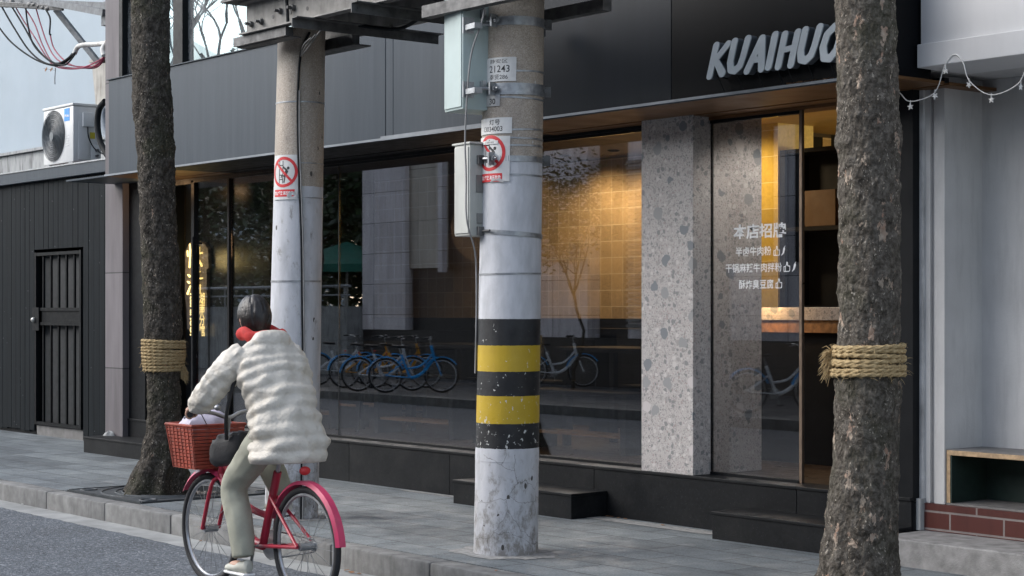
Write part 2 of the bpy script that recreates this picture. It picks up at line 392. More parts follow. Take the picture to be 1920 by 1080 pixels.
M['gutter'] = simple('gutter_concrete', (.27, .275, .27), .85, var=.25, sc_=4, bump=.4, bs=110, world=True)
M['granite'] = mk_granite()
M['terrazzo'] = mk_terrazzo()
g = G('canopy_metal'); v = g.obj()
st = g.ramp(g.noise(g.mapv(v, (9, 9, .45)), 1.6, 8, .7), (.38, 0), (.72, .75))
g.bump(g.noise(v, 340, 2), .12, .002)
M['fascia'] = g.out(g.mix(st, (.026, .038, .053), (.044, .058, .074)), g.ramp(g.noise(v, 160, 2), (.3, .42), (.7, .54)), 0, .28)  # one cladding in three tones; the changing reflection is painted into the colours
g = G('canopy_metal_dark_reflection'); v = g.obj(); g.bump(g.noise(v, 340, 2), .1, .002)
M['fascia_dark_refl'] = g.out(g.ramp(g.noise(g.mapv(v, (5, 5, .6)), 1.2, 5), (.3, (.0010, .0014, .0024)), (.7, (.002, .0027, .0042))), .45, 0, .10)  # copy of the cladding with the darkest reflection painted in
g = G('canopy_metal_mid_reflection'); v = g.obj(); g.bump(g.noise(v, 340, 2), .1, .002)
M['fascia_mid_refl'] = g.out(g.ramp(g.noise(g.mapv(v, (5, 5, .6)), 1.2, 5), (.3, (.004, .0065, .0105)), (.7, (.0075, .011, .0165))), .45, 0, .14)  # same cladding again, a step of darker reflection set in its colour
M['lip'] = simple('canopy_lip_metal', (.20, .22, .245), .45, .3, var=.15)
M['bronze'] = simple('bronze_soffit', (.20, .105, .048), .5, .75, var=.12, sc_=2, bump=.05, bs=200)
M['bronze_post'] = simple('bronze_post', (.30, .22, .16), .35, .7, var=.1, sc_=8, bump=.03)
M['tile_dark'] = mk_tile('dark_wall_tile', (.020, .022, .025), (.008, .008, .009), .15, .3, bw=.3)
M['tile_brown'] = mk_tile('glazed_yellow_tile', (.40, .29, .165), (.66, .57, .42), .15, .3, off=(.03, .06))
M['tile_yellow'] = mk_tile('yellow_kitchen_tile', (.52, .36, .07), (.75, .62, .3), .2, .28, off=(0.06, .02))
M['frame'] = simple('black_frame_metal', (.005, .006, .0075), .5, 0, spec=.2, var=.2, bump=.05)
M['glass'] = mk_glass('shop_glass', .135, (.78, .77, .76), edge=.6, power=3.0)
M['glass_door'] = mk_glass('door_glass', .07, (.95, .95, .95), edge=.5, power=3.0)
M['glass_up'] = mk_glass('upper_window_glass', .16, (.16, .30, .34), (.52, .64, .68), edge=.4, power=2, film=.6)
M['glass_far'] = mk_glass('far_window_glass', .25, (.25, .3, .32), edge=.6)
M['pilaster'] = mk_panels('mauve_stone_cladding', (.155, .142, .15), (.05, .05, .05), 5, .95, off=(0, .12), ro=.75)
M['planks'] = mk_planks()
M['gate'] = simple('painted_gate_steel', (.003, .0042, .0055), .6, 0, spec=.15, var=.3, bump=.3, bs=90)
M['pale'] = simple('pale_blue_render', (.32, .375, .42), .85, var=.06, sc_=1.2, bump=.2, bs=60, dirt=.10, dirtc=(.3, .33, .34))
M['oldconc'] = simple('stained_concrete', (.33, .34, .34), .9, var=.2, sc_=3, bump=.4, bs=40, dirt=.9, dirtc=(.06, .06, .06))
M['acwhite'] = simple('air_conditioner_paint', (.62, .63, .63), .42, var=.05, sc_=3, bump=.03, dirt=.15, dirtc=(.3, .28, .25))
M['acdark'] = simple('fan_dark', (.03, .033, .036), .5)
M['acgrille'] = simple('fan_grille_wire', (.11, .125, .135), .45, .2)
M['nwall'] = simple('painted_grey_wall', (.52, .515, .51), .85, var=.10, sc_=2.2, bump=.25, bs=70, world=True, dirt=.22, dirtc=(.16, .16, .165))
M['nfascia'] = simple('pale_fascia_panel', (.60, .60, .605), .6, var=.05, sc_=1.5, bump=.06, bs=90, world=True, dirt=.06, dirtc=(.25, .26, .27))
M['redtile'] = mk_panels('dark_red_tile', (.085, .022, .017), (.22, .19, .18), .36, .1, off=(.05, -.06), ro=.4, frac=.5)
M['ledge'] = simple('ledge_stone', (.23, .225, .22), .85, var=.35, sc_=12, bump=.6, bs=120, world=True)
M['ply'] = simple('plywood_edge', (.42, .29, .17), .7, var=.3, sc_=40, bump=.2)
M['plytop'] = simple('worn_grey_board', (.16, .155, .15), .6, var=.25, sc_=10)
M['green'] = simple('dark_green_paint', (.008, .022, .017), .7)
M['barkA'] = mk_bark('bark_dark', .35, .665, .62, 16)
M['barkB'] = mk_bark('bark_flaky', .25, .60, .9, 15)
M['rope'] = mk_rope()
Y_ = (.50, .34, .02); K_ = (.006, .0065, .008)
M['poleA'] = mk_pole('street_pole_concrete', 2.27, [(.612, .755, K_), (.755, .913, Y_), (.913, 1.053, K_), (1.053, 1.202, Y_), (1.202, 1.354, K_)], 1.0)
M['poleB'] = mk_pole('street_pole_concrete_plain', 2.24, [], 4.0)
M['galv'] = simple('galvanised_steel', (.33, .345, .36), .45, .75, var=.25, sc_=25, bump=.15, bs=90)
M['arm_steel'] = simple('old_galvanised_arm', (.13, .14, .15), .65, .2, var=.35, sc_=14, bump=.3, bs=80)
M['steel_dark'] = simple('weathered_steel', (.12, .12, .12), .6, .5, var=.4, sc_=14, bump=.3, bs=80)
M['beam'] = simple('weathered_grey_beam', (.21, .205, .195), .7, .3, var=.35, sc_=8, bump=.3, bs=60, dirt=.5)
M['cab'] = simple('pale_green_cabinet', (.40, .48, .47), .55, var=.08, sc_=3, bump=.08, dirt=.2, dirtc=(.2, .23, .22))
M['cab2'] = simple('grey_cabinet_plastic', (.43, .44, .41), .6, var=.08, sc_=4, bump=.08, dirt=.3, dirtc=(.2, .2, .17))
M['sgnw'] = simple('sign_plate_white', (.62, .62, .61), .45, var=.10, sc_=14, bump=.05, dirt=.25, dirtc=(.35, .34, .32))
M['sgns'] = simple('sign_plate_grey', (.5, .5, .5), .4, .3, var=.15, sc_=14, bump=.05)
M['ink'] = simple('sign_ink_black', (.02, .02, .022), .5, bump=0)
M['red'] = simple('sign_ink_red', (.58, .03, .035), .5, var=.12, bump=0)
M['white'] = simple('vinyl_white', (.9, .9, .9), .6, var=.03, bump=0)
M['cblk'] = simple('cable_black', (.008, .01, .012), .7, spec=.2)
M['cred'] = simple('cable_red', (.25, .03, .065), .5)
M['cgry'] = simple('cable_grey', (.24, .24, .24), .6)
M['pipe'] = simple('white_conduit', (.55, .55, .53), .5, dirt=.5, dirtc=(.25, .17, .1))
M['letter'] = simple('letter_acrylic', (.40, .45, .49), .35, .1, var=.08, sc_=3, bump=.03)
M['letterside'] = simple('letter_side', (.10, .115, .13), .4, .3)
M['woodfloor'] = simple('wood_floor', (.045, .028, .017), .35, var=.3, sc_=5, bump=.1)
M['woodslat'] = simple('bench_slat_wood', (.20, .11, .045), .4, var=.2, sc_=8)
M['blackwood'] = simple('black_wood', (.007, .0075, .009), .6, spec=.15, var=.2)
M['card'] = simple('cardboard', (.07, .04, .02), .8, var=.15)
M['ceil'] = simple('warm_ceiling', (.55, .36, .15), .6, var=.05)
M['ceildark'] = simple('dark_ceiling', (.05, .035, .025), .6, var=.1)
M['gravel'] = simple('gravel_soil', (.13, .12, .105), .95, var=.5, sc_=60, bump=1, bs=110, bd=.015)
M['iron'] = simple('cast_iron', (.055, .062, .068), .6, .4, var=.3, sc_=14, bump=.3)
M['leafdry'] = simple('dry_leaf', (.26, .13, .06), .8, var=.3, sc_=40)
M['paper'] = simple('paper_scrap', (.7, .7, .68), .8)
M['star'] = simple('star_plastic', (.68, .67, .64), .4)
M['boardslab'] = simple('carved_sign_board', (.17, .14, .12), .7, var=.45, sc_=14, bump=.5, bs=30)
g = G('lit_lettering'); M['lit'] = g.out((.9, .7, .3), .5, em=(1, .74, .26), es=1.0)
# ============================================================ GROUND
random.seed(4)
RZ = -.135
MB().add([(-400, -400, -.30), (400, -400, -.30), (400, 400, -.30), (-400, 400, -.30)], [(0, 1, 2, 3)]).build('ground', M['paving2'], kind='structure')
def sheet(x0, x1, y0, y1, z, t=.12):
    return MB().box(x0, x1, y0, y1, z-t, z)
sheet(-140, 60, -.45, 5.63, RZ).build('road', M['asphalt'], kind='structure')
# asphalt edge lies raggedly over the concrete gutter
m = MB(); n = 900; top = []; 
for i in range(n+1):
    x = -30+i*.032; top.append(x)
vs = []; fs = []
for i, x in enumerate(top):
    e = 5.63+.018*noise.noise(Vector((x*6, 1, 0)))+.03*noise.noise(Vector((x*1.1, 3, 0)))+.006*noise.noise(Vector((x*40, 0, 0)))
    vs += [(x, 5.1, RZ+.0005), (x, e, RZ+.006), (x, e+.006, RZ-.01)]
    if i: b = 3*(i-1); fs += [(b, b+3, b+4, b+1), (b+1, b+4, b+5, b+2)]
m.add(vs, fs).build('road', M['asphalt'], kind='structure')
sheet(-140, 60, 5.63, 5.9, RZ+.0).build('gutter', M['gutter'], kind='structure')
m = MB(); x = -60.0
while x < 20:
    m.box(x+.004, x+.996, 5.885+random.uniform(-.002, .002), 6.035, -.3, .001+random.uniform(-.002, .002), .014); x += 1.0
m.box(-60, 20, 5.9, 6.03, -.3, -.02)
m.build('kerb', M['kerb'], smooth=True, kind='structure')
GX, GY = -12.36, 6.66   # tree grates
def hole_sheet(m, x0, x1, y0, y1, z, t): m.box(x0, x1, y0, y1, z-t, z)
m = MB(); gh = .62
ct = [-12.36, -5.40]
xs_ = [-60, ct[0]-gh, ct[0]+gh, ct[1]-gh, ct[1]+gh, 20]
m.box(-60, 20, 6.04+1.26, 8.6, -.2, 0)
m.box(xs_[0], xs_[1], 6.04, 7.3, -.2, 0); m.box(xs_[2], xs_[3], 6.04, 7.3, -.2, 0); m.box(xs_[4], xs_[5], 6.04, 7.3, -.2, 0)
m.build('pavement', M['paving'], kind='structure')
m = MB(); m.box(-140, 60, -.6, -.45, -.3, 0); m.build('kerb', M['kerb'], kind='structure')
m = MB(); m.box(-140, 60, -8, -.6, -.2, -.002); m.build('pavement', M['paving2'], kind='structure')
# mortar smear in front of the plinth: thin irregular sheet
def smear(cx, cy, rx, ry, seed, z=.003):
    vs = [(cx, cy, z)]; k = 60
    for i in range(k):
        a = 2*math.pi*i/k; q = 1+.35*noise.noise(Vector((math.cos(a)*2, math.sin(a)*2, seed)))+.12*noise.noise(Vector((math.cos(a)*9, math.sin(a)*9, seed)))
        vs.append((cx+rx*q*math.cos(a), cy+ry*q*math.sin(a), z))
    return vs, [(0, i+1, (i+1) % k+1) for i in range(k)]
m = MB(); m.add(*smear(-8.45, 8.03, .8, .075, 1)); m.add(*smear(-10.9, 8.10, .5, .04, 2)); m.add(*smear(-8.06, 6.48, .33, .27, 3)); m.add(*smear(-10.36, 6.45, .28, .24, 6))
m.build('cement_smear', simple('cement_residue', (.25, .25, .245), .9, var=.35, sc_=25, bump=.5, world=True), kind='structure')
# grates
def grate(cx, label):
    t = thing('tree_grate', label, 'tree grate', (cx, GY, 0), 'cast iron grates round the street trees')
    m = MB(); s = .612; N = 64; z1, z0 = .008, -.03
    ring = []
    for i in range(N):
        a = 2*math.pi*i/N+math.pi/4*0; c, q = math.cos(a), math.sin(a); k = s/max(abs(c), abs(q)); ring.append((c, q, k))
    vs = []
    for rad in ('in', 'out'):
        for c, q, k in ring:
            r_ = .40 if rad == 'in' else k
            vs += [(cx+c*r_, GY+q*r_, z1), (cx+c*r_, GY+q*r_, z0)]
    fs = []
    for i in range(N):
        j = (i+1) % N; fs += [(2*i, 2*j, 2*N+2*j, 2*N+2*i), (2*i+1, 2*N+2*i+1, 2*N+2*j+1, 2*j+1), (2*i, 2*i+1, 2*j+1, 2*j), (2*N+2*i, 2*N+2*j, 2*N+2*j+1, 2*N+2*i+1)]
    m.add(vs, fs)
    m.build('plate', M['iron'], t)
    m = MB()
    for r_ in (.405, .455, .56):
        m.tube([(cx+r_*math.cos(2*math.pi*i/72), GY+r_*math.sin(2*math.pi*i/72), .009) for i in range(72)], .007, 6, closed=True)
    for (a, b) in ((-1, -1), (1, -1), (1, 1), (-1, 1)):
        m.tube([(cx+a*.49+.06*math.cos(2*math.pi*i/24), GY+b*.49+.06*math.sin(2*math.pi*i/24), .009) for i in range(24)], .008, 6, closed=True)
        m.box(cx+a*.49-.05, cx+a*.49+.05, GY+b*.49-.012, GY+b*.49+.012, .006, .011)
    for a in (-1, 1): m.box(cx+a*.60-.008, cx+a*.60+.008, GY-.6, GY+.6, .005, .013); m.box(cx-.59, cx+.59, GY+a*.60-.008, GY+a*.60+.008, .005, .013)
    m.build('raised_ring', M['iron'], t, smooth=True)
    m = MB(); k = 40
    m.add([(cx+.43*math.cos(2*math.pi*i/k)*q, GY+.43*math.sin(2*math.pi*i/k)*q, -.035+.014*noise.noise(Vector((i, q*9, cx)))) for q in (1, .66, .33) for i in range(k)],
          [(r_*k+i, r_*k+(i+1) % k, (r_+1)*k+(i+1) % k, (r_+1)*k+i) for r_ in (0, 1) for i in range(k)]+[tuple(2*k+i for i in range(k))])
    m.build('soil', M['gravel'], t, smooth=True)
    s_ = MB(); rr = random.Random(int(cx*10))
    for i in range(160):
        a = rr.uniform(0, 6.28); q = rr.uniform(.2, .39); r_ = rr.uniform(.005, .013)
        s_.ball((cx+q*math.cos(a), GY+q*math.sin(a), -.026), (r_, r_*1.2, r_*.7), 6, 4)
    o = s_.build('gravel', simple('pebbles', (.26, .24, .22), .9, var=.4, sc_=30), t, smooth=True); o['kind'] = 'stuff'
grate(ct[0], 'dark iron grate at the foot of the left tree, by the black doorstep')
grate(ct[1], 'dark iron grate at the foot of the right tree, by the front right step')

# ============================================================ SHOP BUILDING
S = thing('noodle_shop', 'dark fronted noodle shop with a long grey canopy, terrazzo pillar and tall shop windows', 'shop', (-11, 8.2, 0))
PF, GL, ZP, ZS = 8.16, 8.33, .335, 2.68        # plinth front, glass plane, plinth top, soffit
xs = [-16.4, -15.2, -14.0, -12.86, -11.66, -10.46, -9.30, -8.72, -7.62, -6.75]
m = MB()
xs = [-16.4, -15.0, -13.6, -12.2, -10.83, -9.18-.0, -7.33, -6.46]
for a, b in zip(xs[:-1], xs[1:]):
    m.box(a+.002, b-.002, PF, PF+.03, -.05, ZP-.022, .002)
m.box(xs[0], xs[-1], PF+.012, 8.6, -.05, ZP-.03)
for a, b in zip(xs[:-1], xs[1:]): m.box(a+.0015, b-.0015, PF-.008, GL+.05, ZP-.02, ZP, .003)
m.build('plinth', M['granite'], S)
def step(x0, x1, y0, y1, z1, lab):
    m = MB(); m.box(x0, x1, y0, y1, -.02, z1-.02, .002); m.box(x0-.006, x1+.006, y0-.006, y1, z1-.0195, z1, .003)
    return m.build('doorstep', M['granite'], S, label=lab)
step(-10.36, -9.05, 7.84, PF-.002, .172, 'low black stone step behind the striped pole')
step(-7.74, -6.46, 7.85, PF-.002, .17, 'low black stone step below the open doorway')
step(-16.4, -13.6, 7.82, PF-.002, .158, 'low black stone step behind the left tree')
# interior floor, back wall, ceiling
MB().box(-16.1, -6.47, GL+.05, 12.0, .2, ZP-.001).build('floor', M['woodfloor'], S)
m = MB(); m.box(-16.1, -9.6, 11.0, 11.1, 1.33, 2.80); m.build('tiled_wall', M['tile_brown'], S)
MB().box(-16.1, -9.6, 10.96, 11.1, ZP, 1.33).build('wainscot', M['blackwood'], S)
MB().box(-16.5, -6.2, 8.0, 12.1, 5.2, 5.3).box(-16.5, -6.2, 12.0, 12.1, 0, 5.199).build('roof_slab', M['oldconc'], S)
MB().box(-16.1, -15.95, 8.6, 11.1, ZP, 2.9).build('side_wall', M['tile_dark'], S)
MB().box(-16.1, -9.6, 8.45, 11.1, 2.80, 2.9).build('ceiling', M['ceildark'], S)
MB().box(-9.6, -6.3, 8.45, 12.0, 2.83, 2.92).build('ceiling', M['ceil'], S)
MB().box(-9.72, -9.605, 10.5, 12.0, ZP, 2.85).build('side_wall', M['frame'], S)
MB().box(-9.6, -6.3, 11.9, 12.0, ZP, 2.83).build('back_wall', M['tile_yellow'], S, label='bright yellow tiled kitchen wall')
MB().box(-6.55, -6.47, 8.45, 11.9, ZP, 2.83).build('side_wall', M['frame'], S)
MB().box(-10.05, -9.26, 10.1, 10.5, ZP, 2.83).build('tiled_pier', M['tile_yellow'], S, label='yellow tiled pier seen through the door glass')
m = MB(); m.box(-15.8, -14.2, 8.62, 8.75, ZP, 2.8); m.build('tiled_wall', M['tile_dark'], S, label='dark tiled wall behind the left entrance')
# terrazzo pillar
MB().box(-8.70, -8.214, PF-.004, GL-.012, ZP+.001, ZS-.001, .003).build('terrazzo_pillar', M['terrazzo'], S)
MB().box(-8.70, -8.214, GL+.012, 8.80, ZP+.001, 2.80, .003).build('terrazzo_wall', M['terrazzo'], S)
# left jamb, pilaster and upper floor
MB().box(-16.5, -16.12, 8.1, 8.6, -.02, 5.8, .004).build('stone_pilaster', M['pilaster'], S)
m = MB(); m.box(-16.12, -15.78, 8.17, 8.6, ZP, ZS); m.build('door_jamb', M['frame'], S)
m = MB(); m.box(-6.78, -6.46, 8.17, 8.6, ZP, 2.78); m.build('door_jamb', M['frame'], S, label='black metal jamb behind the right tree')
# canopy
m = MB(); joints = [-15.41, -10.86]; UP = 5.3
m.box(-15.41, -10.88, 7.60, 8.02, ZS+.0, 3.565, .004); m.build('canopy', M['fascia'], S, label='grey metal canopy front')
# upper wall above the canopy, in panels, the right run standing flush with the canopy front
pan = [-10.875, -10.78, -9.1]
pd = [-7.84, -6.2]
MB().box(-9.098, -7.842, 7.60, 7.66, ZS, UP, .003).box(-9.099, -7.841, 7.655, 8.0, ZS, UP).build('upper_wall', M['fascia_mid_refl'], S, label='metal wall panel right of the striped pole, darker reflection painted in')
m = MB()
for a, b in zip(pan[:-1], pan[1:]): m.box(a+.002, b-.002, 7.60, 7.66, ZS, UP, .003)
m.box(pan[0], pan[-1], 7.655, 8.0, ZS, UP); m.build('upper_wall', M['fascia'], S)
m = MB()
for a, b in zip(pd[:-1], pd[1:]): m.box(a+.002, b-.002, 7.60, 7.66, ZS, UP, .003)
m.box(pd[0]+.001, pd[-1], 7.655, 8.0, ZS, UP); m.build('upper_wall', M['fascia_dark_refl'], S, label='metal wall panels behind the shop lettering, darkest reflection painted in')
m = MB(); m.box(-16.3, -6.2, 7.585, 7.70, ZS-.018, ZS-.001, .002); m.box(-16.3, -15.45, 7.7, 8.5, ZS-.018, ZS-.001)
m.build('drip_edge', M['fascia'], S)
MB().box(-10.9, -9.1, 7.570, 7.584, ZS-.016, ZS+.014).box(-15.45, -10.902, 7.574, 7.584, ZS-.014, ZS+.002).box(-9.098, -6.2, 7.576, 7.584, ZS-.012, ZS+.004).build('lip_strip', M['lip'], S)
m = MB(); m.box(-15.43, -10.86, 7.585, 7.62, 3.567, 3.575); m.box(-15.41, -10.88, 7.6, 8.1, 3.56, 3.567); m.build('coping', M['fascia'], S)
for a, b, mm, lb in ((-15.44, -14.3, 'bronze', 'bronze soffit over the left entrance'), (-14.3, -9.75, 'blackwood', 'unlit soffit over the middle windows, its shade painted black'), (-9.75, -6.2, 'bronze', 'bronze soffit over the doorway')):
    MB().box(a+.001, b-.001, 7.592, 8.12, ZS-.0185, ZS-.001).box(a+.001, b-.001, 8.16, 8.6, ZS-.0185, ZS-.001).build('soffit', M[mm], S, label=lb)  # middle stretch is the same bronze soffit, its lack of light painted black
MB().box(-15.44, -6.2, 8.12, 8.16, ZS-.006, ZS+.02).build('soffit_slot', M['blackwood'], S)
# shop windows
def pane(x0, x1, z0, z1, y, name='shop_window', mat='glass', post=.0, lab=None):
    fr = MB(); 
    fr.box(x0, x1, y-.02, y+.02, z0, z0+.018); fr.box(x0, x1, y-.02, y+.02, z1-.02, z1); fr.box(x1-.006, x1, y-.007, y+.007, z0+.017, z1-.019)
    dp_ = .03 if post else .007; post = post or .006
    fr.box(x0, x0+post, y-dp_, y+dp_, z0+.018, z1-.02)
    f = fr.build(name, M['frame'], S, label=lab)
    g_ = MB().box(x0+post+.001, x1-.007, y-.006, y+.006, z0+.019, z1-.021).build('pane', M[mat], f)
    return f
ZH = 2.64
pane(-15.10, -14.42, ZP, ZH, GL, post=.055)
pane(-14.42, -12.6, ZP, ZH, GL, post=.03)
pane(-12.6, -10.62, ZP, ZH, GL)
pane(-10.62, -8.702, ZP, ZH, GL)
pane(-8.213, -7.45, ZP, ZH, GL, name='door_glass', mat='glass_door')
MB().box(-15.1, -8.7, GL-.03, GL+.03, ZH, ZS-.02).build('head_frame', M['frame'], S)
MB().box(-8.214, -6.78, GL-.03, GL+.03, ZH, ZS-.02).build('head_frame', M['bronze'], S)
MB().box(-15.79, -15.1, GL-.03, GL+.03, ZH-.03, ZS-.02).build('head_frame', M['frame'], S)
MB().box(-7.452, -7.428, GL-.012, GL+.012, ZP, ZH, .003).build('door_post', M['bronze_post'], S)
# door handle bars seen through the left glass
MB().tube([(-14.95, 8.24, .6), (-14.95, 8.24, 2.1)], .012).box(-14.96, -14.94, 8.24, GL, .65, .67).box(-14.96, -14.94, 8.24, GL, 2.03, 2.05).build('pull_handle', M['frame'], S, smooth=True)
# upper windows
MB().box(-16.12, -10.88, 8.7, 8.9, 3.0, 5.8).build('inner_blind', simple('pale_blind', (.25, .3, .31), .8), S)
for a, b, pw in ((-16.12, -15.0, .0), (-15.0, -13.45, .10), (-13.45, -12.1, .10), (-12.1, -10.88, .1)):
    fr = MB(); fr.box(a, a+.07+pw, 8.06, 8.20, 3.5, 5.8); fr.box(b-.045, b-.002, 8.08, 8.18, 3.5, 5.8); fr.box(a+.07+pw, b-.045, 8.08, 8.18, 3.5, 3.60)
    f = fr.build('upper_window', M['frame'], S); MB().box(a+.07+pw, b-.045, 8.12, 8.13, 3.60, 5.8).build('pane', M['glass_up'], f)
# added fill for the terrazzo wall, and ceiling lamps inside (lit in the photo)
def lamp(name, loc, e, ty='POINT', col=(1, .74, .42), r=.06, size=1.2, rot=(0, 0, 0), par=None):
    l = bpy.data.lights.new(name, ty); l.energy = e; l.color = col
    if ty == 'SPOT': l.spot_size = size; l.spot_blend = .6; l.shadow_soft_size = r
    elif ty == 'AREA': l.shape = 'RECTANGLE'; l.size, l.size_y = r
    else: l.shadow_soft_size = r
    o = bpy.data.objects.new(name, l); C.objects.link(o); o.location = loc; o.rotation_euler = rot
    if par: o.parent = par; o.location = Vector(loc)-wloc(par)
    return o
def downlight(x, y, z, e, size=1.5, rot=(0, 0, 0), lab=None):
    t = MB().tube([(x+.05*math.cos(k*.5236), y+.05*math.sin(k*.5236), z-.004) for k in range(12)], .008, 6, closed=True).build('downlight', M['frame'], S, smooth=True, label=lab)
    MB().disc((x, y, z-.002), (0, 0, 1), .045, .002, 16).build('lens', M['lit'], t)
    lamp('downlight_beam', (x, y, z-.03), e, 'SPOT', size=size, rot=rot, par=t)
for x_, e_ in ((-13.2, 6), (-12.15, 38), (-11.5, 38)): downlight(x_, 10.45, 2.80, e_, 2.5, (R(14), 0, 0))
downlight(-9.5, 9.5, 2.83, 30, 2.4, (R(18), 0, 0))
downlight(-8.0, 9.45, 2.83, 4, 1.2)
lamp('terrazzo_fill', (-7.45, 9.0, 2.78), 22, 'SPOT', (1, .93, .85), .05, 1.5, rot=Vector((.76, .42, 1.35)).to_track_quat('Z', 'Y').to_euler(), par=S).data.specular_factor = 0  # unseen lamp added to brighten the terrazzo wall behind the glass
lamp('kitchen_lamp', (-7.9, 11.2, 2.5), 14, 'POINT', (1, .8, .4), .1, par=S)
lamp('kitchen_glow', (-8.9, 8.9, 2.6), 1.5, 'POINT', (1, .62, .24), .25, par=S)
lamp('dining_glow', (-12.0, 9.4, 2.1), 3, 'POINT', (1, .6, .3), .3, par=S)
lamp('counter_glow', (-8.6, 9.16, 1.45), 1.6, 'POINT', (1, .6, .25), .03, par=S)
lamp('entrance_glow', (-15.6, 8.1, 2.62), 1.2, 'POINT', (1, .6, .3), .05, par=S)
# counter with terrazzo top
ctr = thing('service_counter', 'high terrazzo topped counter inside the shop, behind the door glass', 'counter', (-8.2, 9.6, ZP))
MB().box(-9.9, -6.6, 9.3, 9.9, 1.335, 1.425, .004).build('counter_top', M['terrazzo'], ctr)
MB().box(-9.9, -6.6, 9.33, 9.5, 1.25, 1.334).build('counter_band', simple('amber_terrazzo', (.32, .16, .06), .5, var=.5, sc_=25), ctr)
MB().box(-9.3, -6.6, 9.4, 9.85, ZP, 1.25).build('counter_front', M['blackwood'], ctr)
# kitchen shelf unit
sh = thing('shelf_unit', 'dark tall shelf unit holding a cardboard box behind the counter', 'shelf', (-8.7, 10.0, ZP))
MB().box(-9.25, -9.2, 10.11, 10.4, ZP, 2.62).build('side_panel', M['blackwood'], sh); MB().box(-7.72, -7.66, 9.95, 10.4, ZP, 2.62).build('side_panel', M['blackwood'], sh)
for z in (1.44, 2.03, 2.62): MB().box(-9.2, -7.72, 10.12, 10.4, z-.03, z).build('shelf', M['blackwood'], sh)
MB().box(-9.2, -7.72, 10.38, 10.41, ZP, 2.6).build('back_panel', M['blackwood'], sh)
m = MB().box(-9.02, -8.72, 10.13, 10.36, 2.031, 2.30, .004); bx = m.build('cardboard_box', M['card'], label='brown cardboard box on the shelf behind the counter', cat='box')
m = MB().box(-8.5, -8.25, 10.14, 10.34, 2.031, 2.5, .03).build('paper_bag', simple('brown_bag', (.22, .12, .06), .7), label='tall brown bag standing beside the cardboard box on the shelf', cat='bag')
fr = thing('tall_fridge', 'dark brown tall cupboard at the right end of the kitchen', 'cupboard', (-7.2, 10.2, ZP))
MB().box(-7.64, -7.30, 9.9, 10.5, ZP, 2.62, .006).build('body', simple('cupboard_brown', (.05, .03, .018), .5), fr)
MB().box(-7.60, -7.34, 9.88, 9.898, .5, 2.5, .003).build('door', simple('cupboard_brown_door', (.06, .035, .02), .45), fr)

# ---- carved lit sign board inside the left entrance
sg = thing('entrance_sign', 'carved stone-like board with glowing yellow characters inside the left entrance', 'sign', (-15.49, 8.6, 1.2))
prof = [(-.24, .78), (-.16, .86), (-.05, .905), (.06, .88), (.15, .86), (.225, .80), (.24, .62), (.20, .60), (.205, .12), (.15, .06), (.12, .015), (.03, .0), (-.10, .012), (-.19, .02), (-.205, .2), (-.24, .35), (-.235, .6)]
MB().prism([(-15.49+a*.98, 8.575, 1.20+b) for a, b in prof], (0, .04, 0)).build('board', M['boardslab'], sg)
def vtext(t, x, z, s, bold=.02, mat='lit', y=8.565, sx=1., rot=0, par=None, name='character'):
    tm = textmb(t, s, bold, sx=sx); ca, sa = math.cos(rot), math.sin(rot)
    a = xf(tm, lambda v: (x+v.x*ca-v.y*sa, y, z+v.x*sa+v.y*ca)); b = MB(); b.v = a.v; b.f = a.f
    return b.build(name, M[mat], par)
# big brush strokes for the first two characters, built as strokes
def strokes(st, x, z, k, y=8.558, name='character', mat='lit', par=None):
    q = sdfmb([[(a*1., b*1., r_) for a, b, r_ in s_] for s_ in st], .035, .01, .3)
    return xf(q, lambda v: (x+v.x*k, y+v.z, z+v.y*k)).build(name, M[mat], par)
kuai = [[(.30, 1, .04), (.32, .5, .05), (.27, 0, .05)], [(.08, .72, .04), (.12, .5, .06)], [(.42, .78, .04), (.47, .6, .05)],
        [(.72, .80, .05), (1.15, .84, .05), (1.12, .58, .04)], [(.6, .55, .04), (1.38, .60, .05)], [(.95, 1.0, .05), (.92, .45, .05), (.62, .0, .03)], [(.98, .42, .04), (1.35, .05, .08)]]
huo = [[(.12, .88, .03), (.28, .80, .07)], [(.08, .58, .03), (.24, .52, .07)], [(.10, .05, .08), (.34, .38, .02)],
       [(1.2, 1.0, .03), (.72, .86, .05)], [(.55, .66, .03), (1.4, .70, .05)], [(.98, .9, .04), (.96, .45, .05)], [(.72, .42, .04), (.72, .06, .04), (1.2, .08, .04), (1.22, .42, .04), (.72, .44, .03)]]
thin = lambda st: [[(a, b, r_*.72) for a, b, r_ in s_] for s_ in st]
strokes(thin(kuai), -15.67, 1.83, .225, par=sg); strokes(thin(huo), -15.67, 1.56, .225, par=sg)
for i, c_ in enumerate('湖南分馆'): vtext(c_, -15.365, 1.48-i*.105, .115, .02, par=sg)
vtext('KUAIHUO!', -15.60, 1.365, .112, .035, rot=-math.pi/2, par=sg, sx=.78)
lamp('sign_glow', (-15.45, 8.36, 1.9), 2, 'POINT', (1, .75, .3), .1, par=sg)

